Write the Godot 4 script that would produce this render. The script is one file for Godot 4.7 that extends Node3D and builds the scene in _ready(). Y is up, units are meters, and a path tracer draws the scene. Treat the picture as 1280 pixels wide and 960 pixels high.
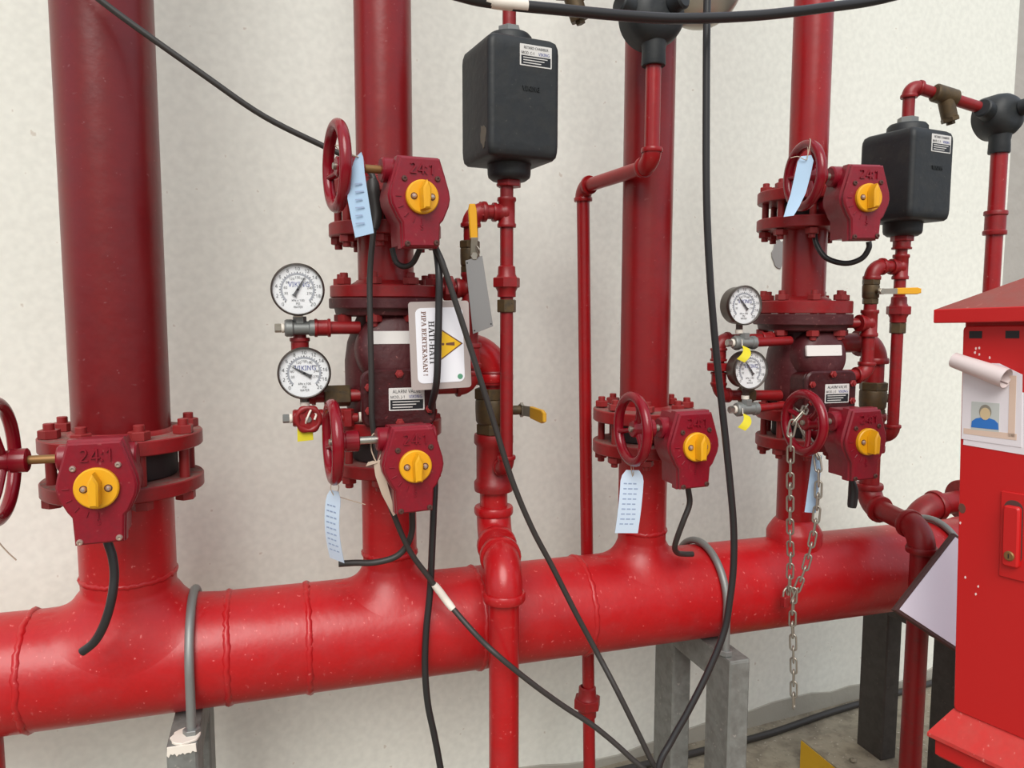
extends Node3D

# ---------------------------------------------------------------- mesh builder
class M:
	var v := PackedVector3Array()
	var n := PackedVector3Array()
	var v2 := PackedVector3Array()
	var n2 := PackedVector3Array()
	var dust := false   # triangles that look straight up go to the second surface

	func tri(a: Vector3, b: Vector3, c: Vector3, na: Vector3, nb: Vector3, nc: Vector3) -> void:
		var f := (b - a).cross(c - a)
		if f.length_squared() < 1e-20:
			return
		var second := dust and na.y > 0.93 and nb.y > 0.93 and nc.y > 0.93
		if f.dot(na + nb + nc) > 0.0:
			var t := b
			b = c
			c = t
			t = nb
			nb = nc
			nc = t
		if second:
			v2.append(a); v2.append(b); v2.append(c)
			n2.append(na); n2.append(nb); n2.append(nc)
		else:
			v.append(a); v.append(b); v.append(c)
			n.append(na); n.append(nb); n.append(nc)

	func quad(a: Vector3, b: Vector3, c: Vector3, d: Vector3, na: Vector3, nb: Vector3, nc: Vector3, nd: Vector3) -> void:
		tri(a, b, c, na, nb, nc)
		tri(a, c, d, na, nc, nd)

	func flat(a: Vector3, b: Vector3, c: Vector3, d: Vector3, nn: Vector3) -> void:
		quad(a, b, c, d, nn, nn, nn, nn)

	# profile of (radius, height) turned about the transform's own y axis, from the bottom up
	func lathe(x: Transform3D, pr: Array, seg := 32, crease := 0.72) -> M:
		var k := pr.size()
		var ns := []
		for i in k - 1:
			var d: Vector2 = pr[i + 1] - pr[i]
			ns.append(Vector2(d.y, -d.x).normalized() if d.length() > 1e-7 else Vector2.ZERO)
		for i in k - 1:
			var me: Vector2 = ns[i]
			if me == Vector2.ZERO:
				continue
			var n0 := me
			var n1 := me
			if i > 0 and me.dot(ns[i - 1]) > crease:
				n0 = (me + ns[i - 1]).normalized()
			if i < k - 2 and me.dot(ns[i + 1]) > crease:
				n1 = (me + ns[i + 1]).normalized()
			for j in seg:
				var a := TAU * j / seg
				var b := TAU * (j + 1) / seg
				var ca := Vector3(cos(a), 0, sin(a))
				var cb := Vector3(cos(b), 0, sin(b))
				var up := Vector3.UP
				var p0: Vector2 = pr[i]
				var p1: Vector2 = pr[i + 1]
				quad(x * (ca * p0.x + up * p0.y), x * (cb * p0.x + up * p0.y), x * (cb * p1.x + up * p1.y), x * (ca * p1.x + up * p1.y),
					(x.basis * (ca * n0.x + up * n0.y)).normalized(), (x.basis * (cb * n0.x + up * n0.y)).normalized(),
					(x.basis * (cb * n1.x + up * n1.y)).normalized(), (x.basis * (ca * n1.x + up * n1.y)).normalized())
		return self

	func cyl(p: Vector3, q: Vector3, r: float, seg := 20, ch := 0.001) -> M:
		var h := (q - p).length()
		return lathe(M.along(p, q - p), [Vector2(0, 0), Vector2(r - ch, 0), Vector2(r, ch), Vector2(r, h - ch), Vector2(r - ch, h), Vector2(0, h)], seg)

	static func along(p: Vector3, d: Vector3) -> Transform3D:
		var y := d.normalized()
		var z := Vector3.BACK if absf(y.z) < 0.9 else Vector3.UP
		var x := y.cross(z).normalized()
		z = x.cross(y).normalized()
		return Transform3D(Basis(x, y, z), p)

	func tube(pts: Array, r, seg := 12, closed := false, flat_y := 1.0) -> M:
		var k := pts.size()
		var dirs := []
		for i in k:
			var a: Vector3 = pts[(i - 1 + k) % k] if closed else pts[maxi(i - 1, 0)]
			var b: Vector3 = pts[(i + 1) % k] if closed else pts[mini(i + 1, k - 1)]
			dirs.append((b - a).normalized())
		var d0: Vector3 = dirs[0]
		var u := d0.cross(Vector3.UP if absf(d0.y) < 0.9 else Vector3.RIGHT).normalized()
		var rings := []
		for i in k:
			var d: Vector3 = dirs[i]
			u = (u - d * u.dot(d)).normalized()
			var w := d.cross(u)
			var ring := []
			var rr: float = r[i] if r is Array else r
			for j in seg:
				var a := TAU * j / seg
				var o := u * cos(a) + w * sin(a) * flat_y
				ring.append([pts[i] + o * rr, (u * cos(a) * flat_y + w * sin(a)).normalized()])
			rings.append(ring)
		for i in (k if closed else k - 1):
			var A: Array = rings[i]
			var B: Array = rings[(i + 1) % k]
			var shift := 0
			if closed and i == k - 1:
				var best := 1e9
				for s in seg:
					var dd: float = A[0][0].distance_squared_to(B[s][0])
					if dd < best:
						best = dd
						shift = s
			for j in seg:
				var j2 := (j + 1) % seg
				var b0: Array = B[(j + shift) % seg]
				var b1: Array = B[(j2 + shift) % seg]
				quad(A[j][0], A[j2][0], b1[0], b0[0], A[j][1], A[j2][1], b1[1], b0[1])
		if not closed:
			for e in [0, k - 1]:
				var nn: Vector3 = -dirs[0] if e == 0 else dirs[k - 1]
				for j in seg:
					tri(pts[e], rings[e][j][0], rings[e][(j + 1) % seg][0], nn, nn, nn)
		return self

	# rows of points skinned with smooth normals; rows may be closed rings
	func skin(rows: Array, ring := true, thick := 0.0) -> M:
		var R := rows.size()
		var K: int = rows[0].size()
		var nr := []
		for i in R:
			var line := []
			for j in K:
				var a: Vector3 = rows[maxi(i - 1, 0)][j]
				var b: Vector3 = rows[mini(i + 1, R - 1)][j]
				var c: Vector3 = rows[i][(j - 1 + K) % K] if ring else rows[i][maxi(j - 1, 0)]
				var d: Vector3 = rows[i][(j + 1) % K] if ring else rows[i][mini(j + 1, K - 1)]
				line.append((d - c).cross(b - a).normalized())
			nr.append(line)
		for i in R - 1:
			for j in (K if ring else K - 1):
				var j2 := (j + 1) % K
				quad(rows[i][j], rows[i][j2], rows[i + 1][j2], rows[i + 1][j], nr[i][j], nr[i][j2], nr[i + 1][j2], nr[i + 1][j])
				if thick > 0.0:
					quad(rows[i][j] - nr[i][j] * thick, rows[i][j2] - nr[i][j2] * thick, rows[i + 1][j2] - nr[i + 1][j2] * thick, rows[i + 1][j] - nr[i + 1][j] * thick, -nr[i][j], -nr[i][j2], -nr[i + 1][j2], -nr[i + 1][j])
		return self

	# polygon (counter-clockwise) in the transform's x-y plane, from z0 to z1, front and back edges chamfered
	func prism(x: Transform3D, poly: Array, z0: float, z1: float, ch := 0.0) -> M:
		var k := poly.size()
		var area := 0.0
		for i in k:
			area += poly[i].cross(poly[(i + 1) % k])
		var pl := poly.duplicate()
		if area < 0.0:
			pl.reverse()
		var en := []
		for i in k:
			var d: Vector2 = (pl[(i + 1) % k] - pl[i]).normalized()
			en.append(Vector2(d.y, -d.x))
		var ins := []
		for i in k:
			var a: Vector2 = en[(i - 1 + k) % k]
			var b: Vector2 = en[i]
			var m := (a + b).normalized()
			ins.append(pl[i] - m * ch / maxf(m.dot(b), 0.35))
		var B := x.basis
		for i in k:
			var i2 := (i + 1) % k
			var me: Vector2 = en[i]
			var pv: Vector2 = en[(i - 1 + k) % k]
			var nx: Vector2 = en[i2]
			var na := (me + pv).normalized() if me.dot(pv) > 0.8 else me
			var nb := (me + nx).normalized() if me.dot(nx) > 0.8 else me
			var n0 := (B * Vector3(na.x, na.y, 0)).normalized()
			var n1 := (B * Vector3(nb.x, nb.y, 0)).normalized()
			var p := func(q: Vector2, z: float) -> Vector3: return x * Vector3(q.x, q.y, z)
			quad(p.call(pl[i], z0 + ch), p.call(pl[i2], z0 + ch), p.call(pl[i2], z1 - ch), p.call(pl[i], z1 - ch), n0, n1, n1, n0)
			if ch > 0.0:
				var zf := (B * Vector3(0, 0, 1)).normalized()
				quad(p.call(pl[i], z1 - ch), p.call(pl[i2], z1 - ch), p.call(ins[i2], z1), p.call(ins[i], z1), (n0 + zf).normalized(), (n1 + zf).normalized(), (n1 + zf).normalized(), (n0 + zf).normalized())
				quad(p.call(pl[i], z0 + ch), p.call(pl[i2], z0 + ch), p.call(ins[i2], z0), p.call(ins[i], z0), (n0 - zf).normalized(), (n1 - zf).normalized(), (n1 - zf).normalized(), (n0 - zf).normalized())
		var idx := Geometry2D.triangulate_polygon(PackedVector2Array(ins))
		var fz := (B * Vector3(0, 0, 1)).normalized()
		for t in range(0, idx.size(), 3):
			var a: Vector2 = ins[idx[t]]
			var b: Vector2 = ins[idx[t + 1]]
			var c: Vector2 = ins[idx[t + 2]]
			tri(x * Vector3(a.x, a.y, z1), x * Vector3(b.x, b.y, z1), x * Vector3(c.x, c.y, z1), fz, fz, fz)
			tri(x * Vector3(a.x, a.y, z0), x * Vector3(b.x, b.y, z0), x * Vector3(c.x, c.y, z0), -fz, -fz, -fz)
		return self

	# box between two corners, chamfered
	func box(a: Vector3, b: Vector3, ch := 0.001) -> M:
		return prism(Transform3D.IDENTITY, [Vector2(a.x, a.y), Vector2(b.x, a.y), Vector2(b.x, b.y), Vector2(a.x, b.y)], minf(a.z, b.z), maxf(a.z, b.z), ch)

	func hex(x: Transform3D, r: float, h: float, ch := 0.001) -> M:
		var p := []
		for i in 6:
			p.append(Vector2(cos(TAU * i / 6), sin(TAU * i / 6)) * r)
		return prism(x * Transform3D(Basis(Vector3.RIGHT, -PI / 2), Vector3.ZERO), p, 0, h, ch)

	func text(s: String, height: float, depth: float, x: Transform3D, font: Font) -> M:
		var t := TextMesh.new()
		t.text = s
		t.font = font
		t.font_size = 32
		t.pixel_size = height / 28.0
		t.depth = depth
		t.curve_step = 3.0
		var arr := t.get_mesh_arrays()
		if arr.is_empty() or arr[0] == null:
			return self
		var vs: PackedVector3Array = arr[0]
		var nn: PackedVector3Array = arr[1]
		var ix: PackedInt32Array = arr[12] if arr[12] != null else PackedInt32Array()
		if ix.is_empty():
			ix = PackedInt32Array(range(vs.size()))
		for i in range(0, ix.size(), 3):
			var nb := (x.basis * nn[ix[i]]).normalized()
			tri(x * vs[ix[i]], x * vs[ix[i + 1]], x * vs[ix[i + 2]], nb, (x.basis * nn[ix[i + 1]]).normalized(), (x.basis * nn[ix[i + 2]]).normalized())
		return self

	func mesh(shift: Vector3, mat: Material, mat2: Material = null) -> ArrayMesh:
		var am := ArrayMesh.new()
		for k in 2:
			var src := v if k == 0 else v2
			if src.is_empty():
				continue
			var pos := PackedVector3Array()
			pos.resize(src.size())
			for i in src.size():
				pos[i] = src[i] - shift
			var arr := []
			arr.resize(Mesh.ARRAY_MAX)
			arr[Mesh.ARRAY_VERTEX] = pos
			arr[Mesh.ARRAY_NORMAL] = n if k == 0 else n2
			am.add_surface_from_arrays(Mesh.PRIMITIVE_TRIANGLES, arr)
			am.surface_set_material(am.get_surface_count() - 1, mat if k == 0 else (mat2 if mat2 else mat))
		return am

# ---------------------------------------------------------------- scene helpers
var mats := {}
var used := {}
var sans: Font
var serif: Font

const GROUPS := {"butterfly_valve": "geared butterfly valves on the pipes", "riser_pipe": "riser pipes on the header", "pipe_spool": "pipe spools above the alarm valves", "alarm_valve": "maroon alarm valves", "pressure_gauge": "round pressure gauges", "gauge_cock": "cocks under the gauges", "gauge_pipe": "gauge lines", "drain_pipe": "drain pipes before the header", "trim_pipe": "thin trim pipes", "ball_valve": "brass ball valves", "retard_chamber": "black retard chambers", "water_motor": "water motor housings", "strainer": "brass strainers", "supply_pipe": "water motor supply pipes", "pipe_support": "steel pipe supports", "u_bolt": "U-bolts on the header", "black_cable": "long black cables", "cable_tail": "short cable tails", "cable_loop": "small cable loops", "paper_tag": "paper tags on the valves"}

func numbered(parent: Node, called: String) -> String:
	var key := str(parent.get_instance_id()) + called
	var c: int = used.get(key, 0)
	used[key] = c + 1
	return called if c == 0 else "%s_%03d" % [called, c]

func thing(called: String, label: String, category: String, at: Vector3, group := "") -> Node3D:
	var o := Node3D.new()
	o.name = numbered(self, called)
	o.position = at
	o.set_meta("label", label)
	o.set_meta("category", category)
	if group or GROUPS.has(called):
		o.set_meta("group", group if group else GROUPS[called])
	add_child(o, true)
	return o

func where(o: Node) -> Vector3:
	var p := Vector3.ZERO
	while o is Node3D and o != self:
		p += o.position
		o = o.get_parent()
	return p

# a part whose mesh was built in world coordinates (for things that are not turned)
func part(parent: Node, called: String, m: M, mat: String, mat2 := "") -> MeshInstance3D:
	return local(parent, called, m, mat, mat2, where(parent))

# a part whose mesh was built in its parent's own coordinates
func local(parent: Node, called: String, m: M, mat: String, mat2 := "", shift := Vector3.ZERO) -> MeshInstance3D:
	var o := MeshInstance3D.new()
	o.name = numbered(parent, called)
	o.mesh = m.mesh(shift, mats[mat], mats[mat2] if mat2 else null)
	parent.add_child(o, true)
	return o

func again(parent: Node, called: String, mesh: Mesh, at: Transform3D) -> MeshInstance3D:
	var o := MeshInstance3D.new()
	o.name = numbered(parent, called)
	o.mesh = mesh
	o.transform = at
	parent.add_child(o, true)
	return o

func single(called: String, m: M, mat: String, label: String, category: String, at: Vector3, group := "", mat2 := "") -> MeshInstance3D:
	var o := MeshInstance3D.new()
	o.name = numbered(self, called)
	o.position = at
	o.mesh = m.mesh(at, mats[mat], mats[mat2] if mat2 else null)
	o.set_meta("label", label)
	o.set_meta("category", category)
	if group or GROUPS.has(called):
		o.set_meta("group", group if group else GROUPS[called])
	add_child(o, true)
	return o

func struct(called: String, m: M, mat: String, label: String, category: String) -> MeshInstance3D:
	var o := single(called, m, mat, label, category, Vector3.ZERO)
	o.set_meta("kind", "structure")
	return o

func smooth(pts: Array, per := 6) -> Array:
	var out := []
	var k := pts.size()
	for i in k - 1:
		var a: Vector3 = pts[maxi(i - 1, 0)]
		var b: Vector3 = pts[i]
		var c: Vector3 = pts[i + 1]
		var d: Vector3 = pts[mini(i + 2, k - 1)]
		for s in per:
			var t := float(s) / per
			out.append(0.5 * ((2.0 * b) + (c - a) * t + (2.0 * a - 5.0 * b + 4.0 * c - d) * t * t + (3.0 * b - a - 3.0 * c + d) * t * t * t))
	out.append(pts[k - 1])
	return out

func arc(corner: Vector3, d0: Vector3, d1: Vector3, R: float, steps := 10) -> Array:
	var a := corner - d0 * R
	var b := corner + d1 * R
	var out := []
	for i in steps + 1:
		var t := float(i) / steps
		# a quarter turn: blend that stays round for right angles
		var ang := t * d0.angle_to(d1)
		var side := (d1 - d0 * d1.dot(d0)).normalized()
		var rad := R / tan((PI - d0.angle_to(d1)) / 2.0) if d0.angle_to(d1) < PI - 0.01 else R
		rad = R / tan(d0.angle_to(d1) / 2.0)
		out.append(a + d0 * sin(ang) * rad + side * (1.0 - cos(ang)) * rad)
	out[steps] = b
	return out

func V(x: float, y: float, z: float) -> Vector3:
	return Vector3(x, y, z)

# screwed pipework: straight pipes with a beaded elbow at each corner
func run(parent: Node, pts: Array, r: float, mat: String, elbow := 1.24) -> void:
	var k := pts.size()
	var Re := r * 1.9
	for i in k - 1:
		var a: Vector3 = pts[i]
		var b: Vector3 = pts[i + 1]
		var d := (b - a).normalized()
		var p := a + (d * Re if i > 0 else Vector3.ZERO)
		var q := b - (d * Re if i < k - 2 else Vector3.ZERO)
		if (q - p).dot(d) > 0.002:
			part(parent, "pipe", M.new().cyl(p, q, r, 24), mat)
		if i < k - 2:
			var e := (pts[i + 2] - b).normalized() as Vector3
			var m := M.new()
			m.tube(arc(b, d, e, Re, 12), r * elbow, 24)
			for s in [[b - d * Re, d], [b + e * Re, e]]:
				var w := r * 0.3
				m.lathe(M.along(s[0] - s[1] * w, s[1]), [Vector2(r, 0), Vector2(r * 1.36, 0), Vector2(r * 1.42, w * 0.4), Vector2(r * 1.42, w * 1.6), Vector2(r * 1.36, w * 2.0), Vector2(r, w * 2.0)], 24)
			part(parent, "elbow", m, mat)

func coupling(parent: Node, called: String, at: Vector3, d: Vector3, r: float, h: float, mat: String) -> void:
	var b := h * 0.16
	part(parent, called, M.new().lathe(M.along(at - d.normalized() * h / 2, d), [Vector2(r * 0.7, 0), Vector2(r * 1.38, 0), Vector2(r * 1.42, b * 0.3), Vector2(r * 1.42, b), Vector2(r * 1.25, b * 1.3), Vector2(r * 1.25, h - b * 1.3), Vector2(r * 1.42, h - b), Vector2(r * 1.42, h - b * 0.3), Vector2(r * 1.38, h), Vector2(r * 0.7, h)], 24), mat)

func tee(parent: Node, at: Vector3, d: Vector3, side: Vector3, r: float, mat: String, side_r := 0.0) -> void:
	var h := r * 4.4
	var m := M.new()
	for q in [[at - d.normalized() * h / 2, d, h], [at, side, h * 0.5]]:
		var L: float = q[2]
		if side_r > 0.0 and q[0] == at:
			L += side_r * 0.5
			r = side_r
		var b := r * 0.5
		m.lathe(M.along(q[0], q[1]), [Vector2(r * 0.7, 0), Vector2(r * 1.38, 0), Vector2(r * 1.42, b * 0.3), Vector2(r * 1.42, b), Vector2(r * 1.25, b * 1.4), Vector2(r * 1.25, L - b * 1.4), Vector2(r * 1.42, L - b), Vector2(r * 1.42, L - b * 0.3), Vector2(r * 1.38, L), Vector2(r * 0.7, L)], 24)
	part(parent, "tee", m, mat)

func union(parent: Node, at: Vector3, r: float, mat: String) -> void:
	var m := M.new()
	m.hex(M.along(at - V(0, r * 0.7, 0), V(0, 1, 0)), r * 2.1, r * 1.5, 0.0015)
	m.lathe(M.along(at + V(0, r * 0.8, 0), V(0, 1, 0)), [Vector2(r * 1.6, 0), Vector2(r * 1.35, r * 0.5), Vector2(r * 1.3, r * 1.6), Vector2(r, r * 1.8)], 24)
	m.lathe(M.along(at - V(0, r * 2.2, 0), V(0, 1, 0)), [Vector2(r, 0), Vector2(r * 1.4, r * 0.1), Vector2(r * 1.4, r * 0.9), Vector2(r * 1.7, r * 1.5)], 24)
	part(parent, "union", m, mat)

func flange_shape(x: float, y0: float, y1: float, R: float, hole := 0.0) -> M:
	var m := M.new()
	m.dust = true
	return m.lathe(Transform3D(Basis(), V(x, y0, 0)), [Vector2(hole, 0), Vector2(R - 0.002, 0), Vector2(R, 0.002), Vector2(R, y1 - y0 - 0.002), Vector2(R - 0.002, y1 - y0), Vector2(hole, y1 - y0)], 64)

func bolt_mesh(r: float, af: float, low: float, high: float, head: bool) -> ArrayMesh:
	# a stud from low to high with a nut above and a head or nut below
	var m := M.new()
	var nh := r * 1.7
	m.cyl(V(0, low - nh * (1.0 if head else 1.7), 0), V(0, high + nh * 1.7, 0), r, 12)
	m.hex(M.along(V(0, high, 0), V(0, 1, 0)), af, nh, 0.0012)
	m.hex(M.along(V(0, low - nh, 0), V(0, 1, 0)), af, nh, 0.0012)
	return m.mesh(Vector3.ZERO, mats["red_bolt"])

func bolt_circle(parent: Node, called: String, mesh: Mesh, pcd: float, count: int, at: Vector3) -> void:
	for i in count:
		var a := TAU * (i + 0.5) / count
		again(parent, called, mesh, Transform3D(Basis(Vector3.UP, 0.4 + i * 0.7), at + V(cos(a) * pcd, 0, sin(a) * pcd)))

# ---------------------------------------------------------------- materials
func noise(freq: float, sd: int, oct := 4) -> FastNoiseLite:
	var f := FastNoiseLite.new()
	f.noise_type = FastNoiseLite.TYPE_SIMPLEX_SMOOTH
	f.frequency = freq
	f.fractal_octaves = oct
	f.seed = sd
	return f

# seamless picture of mottled paint: base colour, soft patches towards `worn`, small chips of `chip`
func picture(size: int, base: Color, worn: Color, amount: float, chip: Color, chips: float, sd: int, coarse := 0.012) -> ImageTexture:
	var a := noise(coarse, sd).get_seamless_image(size, size)
	var b := noise(0.09, sd + 7, 2).get_seamless_image(size, size)
	var c := noise(0.035, sd + 13, 3).get_seamless_image(size, size)
	var im := Image.create(size, size, false, Image.FORMAT_RGB8)
	for y in size:
		for x in size:
			var p := a.get_pixel(x, y).r
			var q := b.get_pixel(x, y).r
			var s := c.get_pixel(x, y).r
			var col := base.lerp(worn, clampf((p - 0.35) * 1.6, 0.0, 1.0) * amount)
			col = col.lerp(worn, clampf((s - 0.62) * 4.0, 0.0, 1.0) * amount * 0.5)
			col = col * (0.97 + 0.06 * q)
			if q * 0.7 + s * 0.3 > 1.0 - chips:
				col = col.lerp(chip, 0.85)
			im.set_pixel(x, y, col)
	return ImageTexture.create_from_image(im)

func mat(called: String, base: Color, rough: float, metal := 0.0, tex: Texture2D = null, scale := 2.0, bump := 0.0) -> StandardMaterial3D:
	var m := StandardMaterial3D.new()
	m.resource_name = called
	m.albedo_color = base
	m.roughness = rough
	m.metallic = metal
	if tex:
		m.albedo_texture = tex
		m.uv1_triplanar = true
		m.uv1_world_triplanar = true
		m.uv1_scale = Vector3.ONE * scale
	if bump > 0.0:
		m.normal_enabled = true
		m.normal_texture = bump_tex
		m.normal_scale = bump
		m.uv1_triplanar = true
		m.uv1_world_triplanar = true
		m.uv1_scale = Vector3.ONE * scale
	mats[called] = m
	return m

var bump_tex: NoiseTexture2D

func make_materials() -> void:
	bump_tex = NoiseTexture2D.new()
	bump_tex.width = 512
	bump_tex.height = 512
	bump_tex.seamless = true
	bump_tex.as_normal_map = true
	bump_tex.bump_strength = 3.0
	bump_tex.noise = noise(0.02, 5, 4)
	var W := Color.WHITE
	var header := picture(512, Color8(178, 17, 23), Color8(168, 46, 48), 0.75, Color8(225, 130, 125), 0.205, 3)
	var riser := picture(512, Color8(150, 15, 20), Color8(134, 28, 32), 0.7, Color8(180, 110, 105), 0.19, 21)
	var fitting := picture(256, Color8(138, 15, 20), Color8(118, 32, 31), 0.75, Color8(110, 62, 54), 0.22, 31, 0.03)
	var crimson := picture(256, Color8(132, 11, 32), Color8(118, 24, 36), 0.6, Color8(150, 70, 70), 0.2, 41, 0.03)
	var maroon := picture(256, Color8(70, 16, 22), Color8(88, 44, 44), 0.6, Color8(140, 90, 85), 0.22, 51, 0.03)
	var black := picture(256, Color8(30, 34, 37), Color8(50, 49, 45), 0.6, Color8(80, 78, 72), 0.17, 61, 0.02)
	var brass := picture(256, Color8(92, 74, 48), Color8(66, 58, 47), 0.8, Color8(60, 50, 40), 0.25, 71, 0.03)
	var wall := picture(512, Color8(229, 230, 221), Color8(223, 224, 215), 0.5, Color8(200, 192, 180), 0.15, 81, 0.004)
	var cement := picture(512, Color8(150, 142, 124), Color8(112, 104, 90), 0.9, Color8(190, 184, 170), 0.22, 91, 0.012)
	var dust := picture(256, Color8(128, 92, 84), Color8(150, 56, 54), 0.8, Color8(170, 150, 140), 0.24, 101, 0.03)
	var steel := picture(256, Color8(120, 122, 118), Color8(98, 98, 94), 0.8, Color8(150, 146, 140), 0.22, 111, 0.03)
	var cream := picture(256, Color8(206, 198, 180), Color8(160, 146, 124), 0.9, Color8(110, 100, 90), 0.25, 121, 0.04)
	mat("header", W, 0.36, 0, header, 2.0, 0.22)
	mat("drain", Color8(246, 246, 246), 0.3, 0, header, 2.0, 0.12)
	mat("riser", W, 0.33, 0, riser, 2.0, 0.15)
	mat("riser_dark", Color8(190, 205, 215), 0.34, 0, riser, 2.0, 0.15)  # riser texture under a darker tint, for the widest riser
	mat("riser_mid", Color8(222, 232, 236), 0.34, 0, riser, 2.0, 0.15)  # same riser texture, tinted only slightly darker
	mat("fitting", W, 0.42, 0, fitting, 4.0, 0.25)
	mat("red_bolt", Color8(136, 32, 32), 0.5)
	mat("dust", W, 0.9, 0, dust, 5.0)
	mat("gear", W, 0.36, 0, crimson, 5.0, 0.2)
	mat("wheel", Color8(128, 10, 27), 0.24)
	mat("maroon", W, 0.5, 0, maroon, 5.0, 0.4)
	mat("maroon_cover", Color8(214, 150, 160), 0.4, 0, maroon, 5.0, 0.4)
	mat("black", W, 0.55, 0, black, 4.0, 0.3)
	mat("rubber", Color8(26, 24, 26), 0.45)
	mat("cable", Color8(38, 37, 38), 0.38)
	mat("cable_dull", Color8(50, 47, 45), 0.5)
	mat("tape", Color8(226, 218, 206), 0.7)
	mat("disc", Color8(48, 40, 40), 0.7)
	mat("brass", W, 0.5, 0.35, brass, 5.0, 0.2)
	mat("yellow", Color8(226, 164, 22), 0.4)
	mat("yellow_dull", Color8(196, 146, 30), 0.5)
	mat("yellow_tag", Color8(214, 200, 36), 0.6)
	mat("chrome", Color8(190, 188, 180), 0.28, 0.9)
	mat("steel", Color8(166, 160, 148), 0.38, 0.7)
	mat("rusty", Color8(140, 104, 62), 0.5, 0.5)
	mat("zinc", Color8(136, 138, 136), 0.5, 0.5)
	mat("screw", Color8(96, 64, 58), 0.45, 0.4)
	mat("bright_screw", Color8(196, 176, 164), 0.3, 0.7)
	mat("gauge_case", Color8(104, 98, 92), 0.3, 0.8)
	mat("dial", Color8(232, 234, 236), 0.5)
	mat("ink", Color8(40, 42, 48), 0.6)
	mat("ring", Color8(150, 154, 162), 0.6)
	mat("blue_ink", Color8(40, 60, 140), 0.6)
	mat("plate_black", Color8(24, 26, 30), 0.4)
	mat("plate_white", Color8(214, 212, 208), 0.45)
	mat("label_white", Color8(226, 222, 218), 0.4)
	mat("sign_white", Color8(236, 236, 242), 0.35)
	mat("laminate", Color8(176, 164, 160), 0.3)
	mat("sign_yellow", Color8(236, 186, 30), 0.5)
	mat("green", Color8(90, 150, 120), 0.5)
	mat("text_black", Color8(40, 34, 34), 0.6)
	mat("text_brown", Color8(110, 70, 50), 0.6)
	mat("alu", Color8(158, 156, 154), 0.38, 0.7)
	mat("bell", Color8(186, 182, 170), 0.35, 0.8)
	mat("tag_blue", Color8(168, 196, 222), 0.6)
	mat("tag_pale", Color8(200, 218, 236), 0.6)
	mat("tag_ink", Color8(146, 164, 192), 0.7)
	mat("beige", Color8(206, 186, 168), 0.7)
	mat("string", Color8(190, 170, 150), 0.7)
	mat("wall", W, 0.8, 0, wall, 0.8, 0.08)
	mat("cement", W, 0.9, 0, cement, 1.6, 0.6)
	mat("band", Color8(166, 163, 152), 0.9, 0, null, 1.6, 0.5)
	mat("column", Color8(168, 164, 158), 0.9, 0, null, 1.0, 0.5)
	mat("grey_paint", W, 0.55, 0, steel, 3.0, 0.25)
	mat("dark_paint", Color8(150, 140, 136), 0.6, 0, steel, 3.0, 0.25)
	mat("cream", W, 0.8, 0, cream, 5.0, 0.4)
	mat("plinth_yellow", Color8(205, 160, 30), 0.8, 0, null, 2.0, 0.3)
	mat("cabinet", Color8(196, 24, 25), 0.42, 0, null, 3.0, 0.1)
	mat("cabinet_roof", W, 0.7, 0, picture(256, Color8(148, 70, 62), Color8(136, 86, 78), 0.9, Color8(170, 110, 100), 0.22, 131, 0.02), 3.0, 0.2)
	mat("ledge", W, 0.6, 0, picture(256, Color8(204, 50, 46), Color8(188, 76, 68), 0.8, Color8(225, 150, 140), 0.22, 141, 0.02), 4.0, 0.2)
	mat("paper", Color8(232, 226, 230), 0.5)
	mat("paper_back", Color8(222, 208, 206), 0.45)
	mat("tape_tan", Color8(222, 196, 178), 0.5)
	mat("smear", Color8(104, 98, 86), 0.8)
	mat("sheet", Color8(244, 240, 252), 0.4)
	mat("board", Color8(84, 56, 52), 0.7)
	mat("photo_grey", Color8(196, 200, 196), 0.5)
	mat("skin", Color8(212, 190, 150), 0.6)
	mat("hair", Color8(142, 136, 124), 0.6)
	mat("shirt", Color8(46, 116, 196), 0.6)
	mat("chip", Color8(240, 214, 210), 0.7)
	mat("rust_spot", Color8(104, 62, 50), 0.8)
	mat("hole", Color8(150, 148, 146), 0.9)

# ---------------------------------------------------------------- the scene
const HY := 0.72     # height of the header's axis over the floor
const HR := 0.1095   # its radius

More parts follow.
